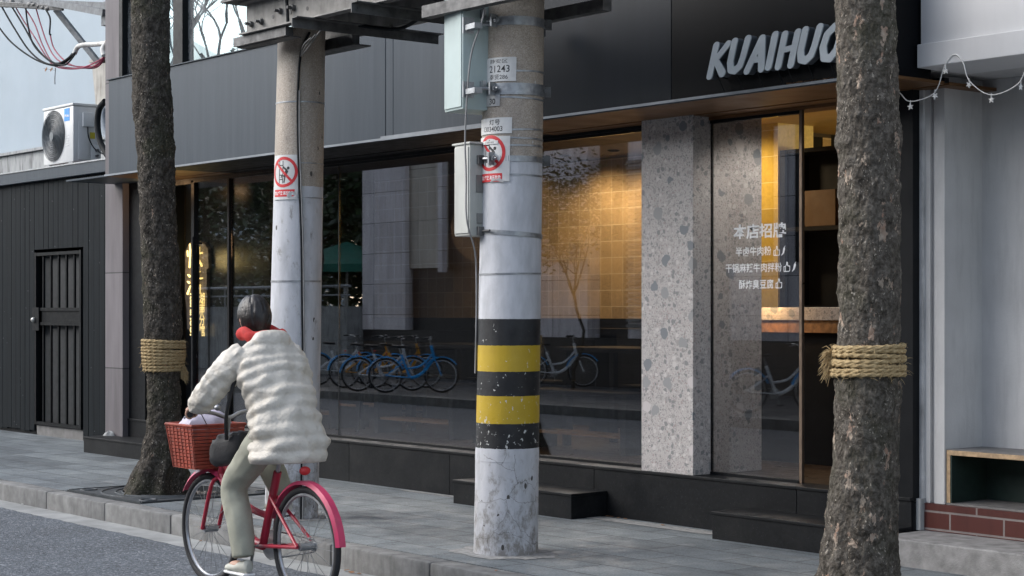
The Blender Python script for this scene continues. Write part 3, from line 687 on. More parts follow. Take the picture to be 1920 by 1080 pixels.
# ---- dining furniture
def table(x, y, l=1.1, wd=.6, h=.76, name='dining_table', lab=None):
    t = thing(name, lab, 'table', (x, y, ZP), 'black tables in the dining room'); z = ZP+h
    MB().box(x-l/2, x+l/2, y-wd/2, y+wd/2, z-.035, z, .004).build('table_top', M['blackwood'], t)
    for a in (-1, 1):
        for b in (-1, 1): MB().box(x+a*(l/2-.07)-.025, x+a*(l/2-.07)+.025, y+b*(wd/2-.06)-.025, y+b*(wd/2-.06)+.025, ZP, z-.036).build('leg', M['blackwood'], t)
def bench(x, y, l=1.1, lab=None, h=.46, wood=True):
    t = thing('bench', lab, 'bench', (x, y, ZP), 'black benches in the dining room'); z = ZP+h
    MB().box(x-l/2, x+l/2, y-.15, y+.15, z-.03, z, .004).build('seat', M['blackwood'], t)
    MB().box(x-l/2+.05, x+l/2-.05, y-.11, y+.11, ZP+.12, ZP+.14).build('foot_board', M['woodslat'] if wood else M['blackwood'], t)
    for a in (-1, 1): MB().box(x+a*(l/2-.06)-.03, x+a*(l/2-.06)+.03, y-.13, y+.13, ZP, z-.031).build('leg', M['blackwood'], t)
def stool(x, y, lab): 
    t = thing('bar_stool', lab, 'stool', (x, y, ZP), 'tall black stools in the dining room')
    MB().box(x-.17, x+.17, y-.15, y+.15, ZP+.68, ZP+.72, .006).build('seat', M['blackwood'], t)
    for a in (-1, 1):
        for b in (-1, 1): MB().beam((x+a*.16, y+b*.14, ZP), (x+a*.13, y+b*.11, ZP+.68), .03, .03).build('leg', M['blackwood'], t)
    MB().box(x-.14, x+.14, y-.14, y-.12, ZP+.22, ZP+.24).box(x-.14, x+.14, y+.12, y+.14, ZP+.22, ZP+.24).build('footrest', M['woodslat'], t)
for i, (x, lb) in enumerate(((-14.1, 'leftmost black table inside, behind the left window'), (-12.3, 'black table inside, seen between the two poles'), (-10.2, 'black table inside, next to the terrazzo pillar'))):
    table(x, 9.5, 1.2, .62, .78, lab=lb)
    bench(x, 9.0, 1.2, 'black bench on the street side of '+('the leftmost table', 'the table between the poles', 'the table next to the terrazzo pillar')[i])
    bench(x, 10.05, 1.2, 'black bench on the far side of '+('the leftmost table', 'the table between the poles', 'the table next to the terrazzo pillar')[i])
stool(-11.2, 8.95, 'tall black stool inside, left of the pillar-side table')
stool(-13.2, 8.95, 'tall black stool inside, right of the leftmost table')
bt = thing('bar_table', 'tall black bar table standing inside right of the striped pole', 'table', (-10.9, 10.3, ZP))
MB().box(-11.6, -9.7, 10.15, 10.5, 1.2, 1.25).build('table_top', M['blackwood'], bt)
for x in (-11.5, -10.6, -9.8): MB().box(x-.04, x+.04, 10.2, 10.45, ZP, 1.199).build('leg', M['blackwood'], bt)

# ============================================================ SHOP LETTERING (stands on the canopy lip)
ls = thing('shop_sign', 'row of thick slanted grey capital letters standing on the canopy edge', 'shop sign', (-8.6, 7.5, ZS))
LET = {'K': ([[(.08, .02, .115), (.12, .98, .12)], [(.60, .97, .115), (.16, .46, .10)], [(.22, .50, .10), (.58, .06, .13)]], .70),
 'U': ([[(.10, .98, .12), (.08, .35, .12), (.16, .10, .12), (.34, .05, .12), (.50, .18, .12), (.56, .45, .115), (.62, 1.0, .12)]], .74),
 'A': ([[(.02, .02, .12), (.38, .97, .125)], [(.38, .97, .125), (.58, .03, .125)], [(.16, .33, .09), (.52, .33, .09)]], .70),
 'I': ([[(.10, .02, .125), (.12, .98, .125)]], .33),
 'H': ([[(.08, .02, .12), (.10, .98, .12)], [(.55, .02, .12), (.58, .98, .12)], [(.1, .50, .09), (.55, .54, .09)]], .70),
 'O': ([[(.36, .98, .12), (.14, .78, .12), (.08, .42, .12), (.20, .08, .12), (.42, .04, .12), (.60, .28, .12), (.64, .66, .12), (.52, .93, .12), (.36, .98, .12)]], .80),
 '!': ([[(.12, .34, .07), (.18, 1.0, .14)], [(.1, .03, .12)]], .3)}
x0 = -8.945; k = .205; gap = .0
p0 = at(1322, 152, 7.5); x0 = p0.x+.03
for i, c_ in enumerate('KUAIHUO!'):
    st, wd = LET[c_]; q = sdfmb(st, .028, 1, .2); zb = 2.775+.006*(i % 2)
    def mp(v, d0, d1, gr): return (x0+(v.x+v.y*.24)*k*.98, 7.50-d0-(d1-d0)*v.z, zb+v.y*k*.88)
    o = xf(q, lambda v: mp(v, 0.003, .012, 0)).build('letter', M['letter'], ls)
    st2 = [[(a, b, r_-.012) for a, b, r_ in s_] for s_ in st]
    q2 = sdfmb(st2, .04, 1, .2); xf(q2, lambda v: mp(v, -.045, .002, 0)).build('letter_side', M['letterside'], o)
    MB().tube([(x0+.06, 7.52, zb), (x0+.06, 7.62, zb-.01)], .004, 6).tube([(x0+.05, 7.52, zb+.01), (x0+.05, 7.585, ZS-.0)], .003, 6).build('stem', M['frame'], o)
    x0 += (wd+.055)*k*.98

# ============================================================ VINYL MENU ON THE DOOR GLASS
vm = thing('window_lettering', 'white vinyl menu lettering stuck on the door glass beside the pillar', 'lettering', (-8, GL-.01, 1.4))
def vline(txt, px0, px1, py, size, bold, nm):
    a, b = at(px0, py, GL-.0075), at(px1, py, GL-.0075); tm = textmb(txt, size, bold, align='LEFT')
    mx = max(v.x for v in tm.v); sx = (b.x-a.x)/mx; zc = (a.z+b.z)/2
    my = (max(v.y for v in tm.v)+min(v.y for v in tm.v))/2
    return xf(tm, lambda v: (a.x+v.x*sx, GL-.0075, zc+(v.y-my))).build(nm, M['white'], vm)
vline('本店招牌', 1375, 1474, 433, .096, .026, 'heading')
vline('半卤牛肉粉', 1379, 1446, 471, .062, .011, 'menu_line'); vline('干锅麻辣牛肉拌粉', 1360, 1466, 502, .062, .011, 'menu_line'); vline('酥炸臭豆腐', 1385, 1450, 533, .062, .011, 'menu_line')
thumb = [[(0, 0, .05), (0, .55, .05), (.22, .55, .05), (.22, 0, .05), (0, 0, .05)], [(.22, .55, .05), (.42, .8, .05), (.42, 1.05, .05), (.55, 1.0, .05), (.58, .62, .05), (.9, .6, .05), (.88, .1, .05), (.75, 0, .05), (.22, 0, .05)]]
chili = [[(.1, .0, .03), (.4, .3, .12), (.52, .75, .15)], [(.52, .9, .05), (.7, 1.08, .03)]]
def icon(st, px, py, k):
    a = at(px, py, GL-.0075); q = sdfmb(st, .05, .02, .2)
    xf(q, lambda v: (a.x+v.x*k, GL-.0085+v.z*.02, a.z+v.y*k)).build('icon', M['white'], vm)
icon(thumb, 1451, 479, .055); icon(chili, 1464, 479, .055); icon(thumb, 1470, 509, .055); icon(chili, 1484, 509, .055); icon(thumb, 1455, 540, .055)

# ============================================================ ANNEX (left) with gate
AN = thing('plank_annex', 'low dark annex clad in painted planks with a barred gate', 'annex', (-18.5, 8.5, 0))
AY = 8.5; GX0, GX1 = at(66, 600, AY).x, at(153, 600, AY).x
zt = 2.86
def plankrun(m, x0, x1, z0, z1, wd=.125):
    n = max(1, round((x1-x0)/wd)); d = (x1-x0)/n
    for i in range(n): m.box(x0+i*d+.002, x0+(i+1)*d-.002, AY+random.uniform(0, .004), AY+.03, z0+(random.uniform(0, .02) if z0 < .1 else 0), z1, .003)
m = MB(); plankrun(m, -24, GX0-.03, .03, zt); plankrun(m, GX0-.03, GX1+.03, 2.09, zt); plankrun(m, GX1+.03, -16.42, .0, zt)
m.build('plank_cladding', M['planks'], AN)
MB().box(-24, GX0-.05, AY+.03, 12, 0, zt).box(GX1+.05, -16.52, AY+.03, 8.9, 0, zt).box(GX0-.05, GX1+.05, AY+.03, 8.9, 2.12, zt).box(GX0-.05, GX1+.05, AY+.9, 9.6, 0, zt).build('wall', M['blackwood'], AN)
MB().box(-24.1, -15.9, AY-.06, AY-.0, zt, 2.985, .003).box(-24.1, -15.9, AY-.0, 12.1, zt, 2.98).build('roof_edge', M['fascia'], AN)
MB().box(-24.1, -16.45, AY-.07, AY+.02, 2.985, 3.0).build('roof_cap', M['galv'], AN)
gt = thing('x', 'x', 'x'); bpy.data.objects.remove(gt)
fr = MB(); y0, y1 = AY-.0, AY+.045; zb, z2 = .12, 2.06
for x in (GX0, GX1-.04): fr.box(x, x+.04, y0-.01, y1, zb, z2)
for z in (zb, 1.24, 1.40, z2-.04): fr.box(GX0+.041, GX1-.041, y0-.008, y1-.002, z, z+.035)
fo = fr.build('gate', M['gate'], AN)
ba = MB(); n = 6
for i in range(1, n): x = GX0+(GX1-GX0)*i/n; ba.box(x-.011, x+.011, y0+.004, y0+.026, zb+.036, 1.239); ba.box(x-.011, x+.011, y0+.004, y0+.026, 1.436, z2-.041)
ba.build('bars', M['gate'], fo)
MB().box(GX0+.16, GX1-.041, y0+.005, y0+.02, 1.276, 1.399).box(GX0-.03, GX0+.14, y0-.022, y0-.011, 1.18, 1.44).build('lock_plate', M['gate'], fo)
MB().ball((GX0+.02, y0-.03, 1.3), .03, 10, 8).build('lock_knob', simple('worn_knob', (.45, .45, .42), .4, .6), fo, smooth=True)
MB().box(GX0, GX1, AY+.02, AY+.05, .0, .11).build('threshold', M['plytop'], AN)
mt = simple('gate_sheet', (.012, .015, .018), .6); MB().box(GX0+.02, GX1-.02, AY+.07, AY+.08, .1, 2.05).build('sheet_panel', mt, fo)
# rubble stone at pilaster foot
def rock(c, r, seed, name, mat, lab, cat):
    m = MB(); m.ball((0, 0, 0), 1, 16, 10)
    m.v = [Vector(c)+Vector((v.x*r[0], v.y*r[1], v.z*r[2]))*(1+.35*noise.noise(v*2.2+Vector((seed, 0, 0)))) for v in m.v]
    return m.build(name, mat, smooth=True, label=lab, cat=cat)
rock((-16.33, 8.06, .09), (.09, .06, .11), 3, 'rubble_stone', M['oldconc'], 'grey rubble stone between the plank wall and the black doorstep', 'stone')

# ============================================================ PALE BUILDING behind the annex
PB = thing('pale_building', 'tall pale blue rendered building rising behind the annex', 'building', (-24, 10.6, 0))
MB().box(-45, -16.6, 10.6, 16, 2.5, 9).build('wall', M['pale'], PB)
MB().box(-45, -16.6, 10.45, 10.599, 2.5, 3.62, .01).build('parapet', M['oldconc'], PB)
MB().box(-45, -16.6, 10.40, 10.65, 3.621, 3.66).build('coping', M['oldconc'], PB)

# ============================================================ NEIGHBOUR (right)
NB = thing('grey_neighbour', 'pale grey painted building with a recessed front right of the shop', 'building', (-4, 8.2, 0))
NF = 7.9; NZ = 2.73
m = MB(); m.box(-6.19, 3, NF, 8.3, NZ+.13, 6.2, .0); m.build('upper_wall', M['nfascia'], NB)
MB().box(-6.19, 3, NF-.035, 8.3, NZ, NZ+.128, .004).build('lintel_beam', M['nfascia'], NB)
MB().box(-6.46, 3, NF+.12, 8.9, NZ+.001, NZ+.02).build('soffit', M['nwall'], NB)
m = MB(); m.box(-6.52, -6.435, 8.23, 8.6, .15, NZ); m.build('corner_strip', simple('white_strip', (.5, .5, .5), .6, dirt=.5, world=True), NB)
m = MB(); m.box(-6.434, -6.40, 8.25, 8.6, .306, NZ-.001); m.box(-6.37, -6.30, 8.25, 8.6, .306, NZ-.001); m.box(-6.402, -6.368, 8.275, 8.6, .306, NZ-.001)
m.build('pilaster', M['nwall'], NB)
m = MB(); m.box(-6.30, 3, 8.60, 8.8, .2, NZ); m.build('recess_wall', M['nwall'], NB)
m = MB(); m.box(-6.434, 3, 8.235, 8.6, .15, .304); m.build('brick_base', M['redtile'], NB)
MB().box(-6.299, 3, 8.26, 8.6, .3045, .315).build('recess_floor', M['plytop'], NB)
MB().box(-6.46, -6.43, 8.2, 8.5, .15, .33).build('cement_patch', M['oldconc'], NB)
m = MB()
for a, b in ((-6.44, -5.45), (-5.45, -4.45), (-4.45, -3.4), (-3.4, -2), (-2, 3)): m.box(a+.003, b-.003, 7.81, 8.3, -.02, .148, .008)
m.build('stone_ledge', M['ledge'], NB)
t = MB().tube([(-5.66+.055*math.cos(k*.5236), 8.22+.055*math.sin(k*.5236), NZ-.003) for k in range(12)], .008, 6, closed=True).disc((-5.66, 8.22, NZ-.001), (0, 0, 1), .05, .003).build('downlight', M['frame'], NB, smooth=True, label='unlit round downlight in the soffit')
# plywood bench box in the recess
bb = thing('plywood_bench', 'open fronted plywood bench box with grey top and dark green inside', 'bench', (-5, 8.4, .3))
MB().box(-6.295, -2, 8.262, 8.598, .585, .612, .002).build('top', M['ply'], bb); MB().box(-6.297, -2, 8.268, 8.597, .6125, .617).build('top_surface', M['plytop'], bb)
MB().box(-6.295, -6.27, 8.262, 8.598, .316, .584).build('side_panel', M['ply'], bb); MB().box(-6.269, -6.26, 8.264, 8.59, .316, .584).build('lining', M['green'], bb)
MB().box(-6.259, -2, 8.585, 8.597, .316, .584).build('back_panel', M['green'], bb)

# string of star lights
sl = thing('star_string_lights', 'white string of small star shaped lights draped under the pale lintel', 'string lights', (-5.5, 7.86, 2.7))
pts = [(1650, 175), (1683, 172), (1706, 190), (1752, 174), (1772, 122), (1790, 102), (1806, 118), (1818, 152), (1858, 178), (1908, 158), (1930, 120), (1960, 150)]
P = [at(a, b, 7.86) for a, b in pts]; MB().tube(cr(P, 6), .0028, 5).build('wire', M['star'], sl, smooth=True)
def star(c, r, rot):
    poly = []
    for i in range(10):
        a = rot+math.pi*i/5+math.pi/2; q = r if i % 2 == 0 else r*.42; poly.append((c.x+q*math.cos(a)*math.cos(rot), c.y-.004+.5*q*math.sin(rot)*math.cos(a), c.z+q*math.sin(a)))
    return MB().prism(poly, (0, .008, 0))
for a, b, rot in ((1707, 200, .1), (1753, 180, .5), (1773, 133, .1), (1817, 159, .7), (1859, 187, 0), (1914, 163, 1.2)):
    c = at(a, b, 7.86); star(c, .019, rot).tube([c+Vector((0, 0, .015)), c+Vector((0, 0, .035))], .0025, 5).build('star', M['star'], sl)
# ============================================================ STREET POLES
class Pole:
    def __init__(s, x, y, r0, tp, lx, ly): s.x, s.y, s.r0, s.tp, s.lx, s.ly = x, y, r0, tp, lx, ly
    def c(s, z): return Vector((s.x+s.lx*z, s.y+s.ly*z, z))
    def r(s, z): return s.r0-s.tp*z
    def p(s, a, z, off=0): c = s.c(z); q = s.r(z)+off; return Vector((c.x+q*math.cos(a), c.y+q*math.sin(a), z))
PA = Pole(-8.06, 6.48, .186, .0040, .0100, .0123); PBp = Pole(-10.36, 6.46, .180, .0060, .0136, .0168)
def pole(P, top, mat, lab, seed):
    t = thing('utility_pole', lab, 'utility pole', (P.x, P.y, 0), 'concrete poles carrying the steel platform')
    rg = []; N = 96; K = 160
    for i in range(K+1):
        z = top*i/K; rg.append([P.p(2*math.pi*j/N, z, .0012*noise.noise(Vector((math.cos(6.283*j/N)*3, math.sin(6.283*j/N)*3, z*5+seed)))+(.004*max(0, noise.noise(Vector((math.cos(6.283*j/N)*2.4, math.sin(6.283*j/N)*2.4, z*4+seed)))) if z < .6 else 0)) for j in range(N)])
    MB().rings(rg).build('shaft', mat, t, smooth=True)
    return t
tA = pole(PA, 5.2, M['poleA'], 'thick concrete pole with black and yellow warning bands and white paint', 0)
tB = pole(PBp, 3.3, M['poleB'], 'concrete pole painted white low down, with a black cable, behind the cyclist', 5)
VIEW = math.atan2(-.629, .777)   # azimuth on a pole that faces the camera
CAMA = math.atan2(-PA.y, -PA.x); CAMB = math.atan2(-PBp.y, -PBp.x)
def band(P, z, h, th, par, mat='galv', name='clamp_band', a0=0, a1=2*math.pi, tilt=0.0, lab=None):
    full = (a1-a0) > 6.2; n = 72; rg = []
    for i in range(n+(0 if full else 1)):
        a = a0+(a1-a0)*i/n; dz = tilt*math.cos(a-CAMA-math.pi/2)
        rg.append([P.p(a, z-h/2+dz, .0006), P.p(a, z-h/2+dz, th), P.p(a, z+h/2+dz, th), P.p(a, z+h/2+dz, .0006)])
    m = MB()
    if full: m.rings(rg+[rg[0]], cap=False)
    else: m.rings(rg)
    return m.build(name, M[mat], par, smooth=True, angle=30, label=lab)
def zA(y, front=10.17): return CAMZ-(y-583)/3343*front
for yy, h in ((38, .05), (166, .066), ): band(PA, zA(yy), h, .007, tA)
band(PA, zA(297), .032, .006, tA); band(PA, zA(437), .026, .005, tA, tilt=-.014)
for yy in (133, 182, 243, 258, 272, 327, 513): band(PA, zA(yy), .010, .003, tA, tilt=random.uniform(-.01, .01), name='strap')
for yy in (866,): band(PA, zA(yy), .005, .002, tA, mat='poleA', name='seam_ring')
def zB(y): return CAMZ-(y-583)/3343*11.95
for yy, h in ((190, .010), (305, .007), (370, .007), (527, .012)): band(PBp, zB(yy), h, .003, tB, name='strap', mat='galv')
# clamp bolts at the edges
def bolt(P, a, z, L, par, r=.008):
    p = P.p(a, z, .012); d = Vector((math.cos(a+math.pi/2), math.sin(a+math.pi/2), 0))
    return MB().cyl(p-d*L*.5, p+d*L*.5, r, n=8).cyl(p+d*L*.32, p+d*L*.42, r*1.9, n=6).cyl(p-d*L*.42, p-d*L*.32, r*1.9, n=6)
for yy in (38, 166, 297):
    z = zA(yy)
    m = bolt(PA, CAMA+1.55, z, .09, tA); m.obox(PA.p(CAMA+1.55, z, .02), Vector((math.cos(CAMA+1.55), math.sin(CAMA+1.55), 0))*.05, Vector((-math.sin(CAMA+1.55), math.cos(CAMA+1.55), 0))*.012, Vector((0, 0, .06)))
    m.build('clamp_bolt', M['steel_dark'], tA)
    a = CAMA-.62; m = MB(); rd = Vector((math.cos(a), math.sin(a), 0)); td = Vector((-rd.y, rd.x, 0))
    m.obox(PA.p(a, z, .028), rd*.06, td*.010, Vector((0, 0, .072))); p = PA.p(a, z, .034)
    m.cyl(p-td*.05, p+td*.04, .008, n=8).cyl(p+td*.012, p+td*.026, .017, n=6)
    m.build('clamp_lug', M['galv'], tA)
# ---- curved plates
def wrap(P, mb, a0, z0, off, Rr=None):
    def f(v):
        z = z0+v.y; r = P.r(z)+off+v.z; a = a0+v.x/(P.r(z)+.001); c = P.c(z); return (c.x+r*math.cos(a), c.y+r*math.sin(a), z)
    return xf(mb, f)
def plate(w_, h, th=.0015, n=20):
    m = MB()
    for z, s_ in ((0, 1), (th, -1)):
        pass
    rg = []
    for i in range(n+1):
        x = -w_/2+w_*i/n; rg.append([Vector((x, -h/2, 0)), Vector((x, -h/2, th)), Vector((x, h/2, th)), Vector((x, h/2, 0))])
    return m.rings(rg)
def cut(mb, n=1):
    """subdivide long faces so that they bend"""
    bm = bmesh.new(); vs = [bm.verts.new(v) for v in mb.v]; 
    for f in mb.f:
        try: bm.faces.new([vs[i] for i in f])
        except ValueError: pass
    bmesh.ops.triangulate(bm, faces=bm.faces[:])
    for _ in range(3):
        es = [e for e in bm.edges if e.calc_length() > .03]
        if not es: break
        bmesh.ops.subdivide_edges(bm, edges=es, cuts=1); bmesh.ops.triangulate(bm, faces=bm.faces[:])
    m = MB(); m.bm(bm); return m
def ctext(P, txt, x, z, size, bold, a0, off, par, mat='ink', name='lettering', sx=1):
    tm = textmb(txt, size, bold, sx=sx); my = (max(v.y for v in tm.v)+min(v.y for v in tm.v))/2
    tm = xf(tm, lambda v: (v.x+x, v.y-my, 0)); return wrap(P, cut(tm), a0, z, off).build(name, M[mat], par)
def flat(poly): m = MB(); m.add([(a, b, 0) for a, b in poly], [tuple(range(len(poly)))]); return m
def rect(x0, x1, y0, y1, n=10):
    m = MB()
    for i in range(n):
        a, b = x0+(x1-x0)*i/n, x0+(x1-x0)*(i+1)/n; m.add([(a, y0, 0), (b, y0, 0), (b, y1, 0), (a, y1, 0)], [(0, 1, 2, 3)])
    return m
def annulus(cx, cy, r0, r1, n=48, ky=1.0):
    m = MB(); m.add([(cx+r*math.cos(2*math.pi*i/n), cy+ky*r*math.sin(2*math.pi*i/n), 0) for r in (r0, r1) for i in range(n)], [(i, (i+1) % n, n+(i+1) % n, n+i) for i in range(n)]); return m
def strip(a, b, w_):
    a, b = Vector((*a, 0)), Vector((*b, 0)); d = (b-a).normalized(); s_ = Vector((-d.y, d.x, 0))*w_/2; m = MB(); n = 5
    for i in range(n):
        p, q = a+(b-a)*i/n, a+(b-a)*(i+1)/n; m.add([p-s_, q-s_, q+s_, p+s_], [(0, 1, 2, 3)])
    return m
def pict(P, a0, zc, par, k=1.0):
    """red prohibition ring with a figure climbing a ladder, red caption below"""
    o1, o2, o3 = .0022, .0027, .0032
    m = MB()
    for a, b in (((-.035, -.075), (-.035, .075)), ((-.005, -.075), (-.005, .075)), ((-.035, -.05), (-.005, -.05)), ((-.035, -.02), (-.005, -.02)), ((-.035, .045), (-.005, .045))): q = strip(a, b, .006); m.add(q.v, q.f)
    for a, b, w_ in (((-.005, .035), (.028, .01), .013), ((.028, .012), (.012, -.022), .022), ((.012, -.02), (.0, -.03), .010), ((.014, -.022), (.006, -.072), .010), ((-.012, -.02), (-.02, -.04), .008)): q = strip(a, b, w_); m.add(q.v, q.f)
    m.add(*(lambda q: (q.v, q.f))(annulus(.036, .026, .001, .010, 16)))
    wrap(P, m, a0, zc+.035*k, o1).build('climbing_figure', M['ink'], par)
    m = annulus(0, 0, .083, .103); wrap(P, m, a0, zc+.035*k, o2).build('prohibition_ring', M['red'], par)
    wrap(P, strip((-.062, .062), (.062, -.062), .017), a0, zc+.035*k, o2+.0003).build('prohibition_bar', M['red'], par)
    wrap(P, rect(-.085, .085, -.13, -.082), a0, zc, o2).build('caption_panel', M['red'], par)
    ctext(P, '禁止攀登 高压危险', .0, zc-.106, .026, .012, a0, o3, par, 'white', 'caption', sx=.72)
def signA(name, lab, cat, ya, yb, w_, a0, mat='sgnw', hh=None):
    za, zb_ = zA(ya), zA(yb); zc = (za+zb_)/2; c = PA.p(a0, zc)
    t = thing(name, lab, cat, (c.x, c.y, zc), 'plates strapped to the striped pole'); wrap(PA, plate(w_, abs(za-zb_)), a0, zc, .0045).build('plate', M[mat], t); return t, zc, abs(za-zb_)
# angular placement: image offset from the pole axis -> azimuth (a smaller azimuth lies further left)
def aA(off): return CAMA+math.asin(max(-1, min(1, off)))
E = .0065
# right edges in photo about +.0..+.1 of the radius; plates run round the left side
aE = aA(.02)
def plateat(xr, w_): return aA(xr)-w_/2/PA.r(2)
a1 = plateat(.08, .27); t, zc, h = signA('number_plate', 'white metal plate reading 21243 with thin red border, topmost on the striped pole', 'plate', 107, 152, .27, a1)
ctext(PA, '静安区', .03, zc+.047, .026, .0, a1, E, t, sx=1.5); ctext(PA, '21243', .035, zc+.003, .056, .004, a1, E, t, sx=.95); ctext(PA, '奉贤286', .03, zc-.043, .034, .0, a1, E, t)
for q in (rect(-.115, .125, .030, .033), rect(-.115, .125, -.062, -.059), rect(.122, .125, -.059, .030, 2)): wrap(PA, q, a1, zc, E-.001).build('border_line', M['red'], t)
a2 = plateat(-.42, .19); t, zc, h = signA('number_plate', 'small grey plate reading 30 below the clamp on the striped pole', 'plate', 158, 198, .19, a2, 'sgns')
ctext(PA, '奉贤路', .0, zc+.020, .040, .008, a2, E, t); ctext(PA, '杆号', -.045, zc-.034, .026, .01, a2, E, t); ctext(PA, '30', .045, zc-.034, .046, .012, a2, E, t)
a3 = plateat(-.02, .25); t, zc, h = signA('number_plate', 'white black-bordered plate reading 13034003 on the striped pole', 'plate', 220, 250, .25, a3)
ctext(PA, '灯号', .02, zc+.020, .034, .012, a3, E, t, sx=1.1); ctext(PA, '13034003', .0, zc-.018, .040, .012, a3, E, t, sx=.92)
hh = h/2
for q in (rect(-.12, .12, hh-.006, hh-.003), rect(-.12, .12, -hh+.003, -hh+.006), rect(.117, .12, -hh+.004, hh-.004, 2)): wrap(PA, q, a3, zc, E-.001).build('border_line', M['ink'], t)
a4 = plateat(-.07, .25); t, zc, h = signA('warning_plate', 'worn no-climbing warning plate on the striped pole, under the lamp number plate', 'warning sign', 255, 340, .25, a4)
def shift(P, off):
    Q = Pole(P.x, P.y, P.r0+off, P.tp, P.lx, P.ly); return Q
pict(shift(PA, .0045), a4, zc, t)
lbp = wrap(PA, plate(.12, .02), a4-.02, zc+.095, .009).build('cable_tag', M['sgnw'], t)
ctext(PA, 'C 0001403', -.0, zc+.095, .015, 0, a4-.02, .0108, t)
wrap(PA, flat([(.01, -.13), (.03, -.105), (.045, -.12), (.07, -.108), (.09, -.125), (.095, -.136), (.0, -.136)]), a4, zc, .0095).build('torn_patch', M['sgns'], t)
aB = CAMB-.64; zb_ = (zB(290)+zB(374))/2; c = PBp.p(aB, zb_)
t = thing('warning_plate', 'no-climbing warning plate on the left pole, behind the cyclist', 'warning sign', (c.x, c.y, zb_))
wrap(PBp, plate(.205, .30), aB, zb_, .0045).build('plate', M['sgnw'], t); pict(shift(PBp, .0045), aB, zb_+.0, t)
wrap(PBp, flat([(.03, -.125), (.05, -.098), (.085, -.098), (.10, -.12), (.09, -.138), (.04, -.14)]), aB, zb_, .0095).build('torn_patch', M['sgns'], t)
# cable on pole B and cable beside pole A
def onpole(P, cam_a, off, z, d=.012): a = cam_a+math.asin(off); return P.p(a, z, d)
pb = []
for i, (yy, o_) in enumerate(((60, .30), (100, -.02), (170, -.10), (260, -.06), (350, .04), (460, .16), (560, .22), (700, .3), (960, .34))): pb.append(onpole(PBp, CAMB, o_, zB(yy) if yy < 950 else .0))
MB().tube(cr(pb, 8), .0085, 8).build('pole_cable', M['cblk'], label='black cable strapped down the left pole', cat='cable', smooth=True)
MB().tube(cr([p+Vector((.012, .004, 0)) for p in pb[2:]], 8), .005, 8).build('pole_cable', M['cgry'], label='thin grey cable beside the black one on the left pole', cat='cable', smooth=True)
for k in range(3):
    a, b = pb[1]+Vector((0, 0, -.02)), at(600-8*k, 58+6*k, 6.1)
    MB().tube(cr([a, (a+b)/2+Vector((0, -.02, -.03+.02*k)), b], 6), .005, 6).build('tie_wire', M['steel_dark'], tB, smooth=True)

# ---- cabinets hung on the striped pole
cb = thing('junction_cabinet', 'large pale green steel cabinet bracketed to the upper left of the striped pole', 'cabinet', at(868, 215, 6.2))
def cabinet(par, pc, wd, dp, zb, zt_, rot, mat, lid):
    """pc: near vertical edge; the light front runs left, the side runs back"""
    u = Vector((-math.cos(rot), -math.sin(rot), 0)); v = Vector((-math.sin(rot), math.cos(rot), 0)); p = Vector((pc.x, pc.y, 0))
    c = p+u*wd/2+v*dp/2; m = MB(); m.obox(c+Vector((0, 0, (zb+zt_)/2)), u*wd, v*dp, Vector((0, 0, zt_-zb)), .006); m.build('body', mat, par, smooth=True, angle=30)
    m = MB(); m.obox(c+Vector((0, 0, zt_+.006)), u*(wd+.03), v*(dp+.02), Vector((0, 0, .012)), .003); m.build('lid', mat, par)
    return u, v, p
zb, z2 = CAMZ+(583-218)/3343*10.55, CAMZ+(583-4)/3343*10.55
pc = at(868, 200, 6.18)
u, v, p = cabinet(cb, pc, .225, .36, zb, z2, R(-9), M['cab'], 0)
c = p+u*.1125-v*.004
m = MB(); m.obox(c+Vector((0, 0, (zb+z2)/2)), u*.205, v*.006, Vector((0, 0, z2-zb-.03)), .002); m.build('door', M['cab'], cb)
m = MB(); m.obox(p-u*.02+v*.12+Vector((0, 0, zb+.55)), u*.04, v*.02, Vector((0, 0, .05))).obox(p-u*.02+v*.12+Vector((0, 0, zb+.14)), u*.04, v*.02, Vector((0, 0, .05)))
for yy in (46, 166):
    z = zA(yy); a = p-u*.035+v*.015; b = PA.p(CAMA-.62, z, .03)
    m.cyl((a.x, a.y, z), (b.x, b.y, z), .009, n=8); m.obox(Vector((a.x, a.y, z-.01)), u*.012, v*.07, Vector((0, 0, .09))); m.obox(Vector((a.x, a.y, z-.025))-u*.06, u*.12, v*.05, Vector((0, 0, .03)))
m.build('mounting_bracket', M['galv'], cb)
cb = thing('meter_cabinet', 'smaller grey plastic cabinet on the left of the striped pole, below the green one', 'cabinet', at(882, 445, 6.25))
zb, z2 = CAMZ+(583-446)/3343*10.55, CAMZ+(583-279)/3343*10.55
pc = at(881, 400, 6.25); u, v, p = cabinet(cb, pc, .175, .22, zb, z2, R(-7), M['cab2'], 0)
m = MB(); m.obox(p+u*.0875-v*.004+Vector((0, 0, (zb+z2)/2)), u*.155, v*.006, Vector((0, 0, z2-zb-.03)), .002); m.build('door', M['cab2'], cb)
m = MB(); m.obox(p+v*.08-u*.003+Vector((0, 0, zb+.10)), u*.006, v*.07, Vector((0, 0, .06)), .001).obox(p+v*.1-u*.003+Vector((0, 0, zb+.30)), u*.006, v*.12, Vector((0, 0, .10)), .001); m.build('side_hatch', simple('hatch_dark', (.2, .2, .19), .6), cb)
m = MB()
for zz in (zA(297), zA(432)):
    m = MB(); a = p-u*.01+v*.07; b = PA.p(CAMA-.62, zz, .03); m.cyl((a.x, a.y, zz), (b.x, b.y, zz), .007, n=8); m.obox(Vector((a.x, a.y, zz)), u*.03, v*.05, Vector((0, 0, .05)))
    m.build('mounting_bracket', M['steel_dark'], cb)
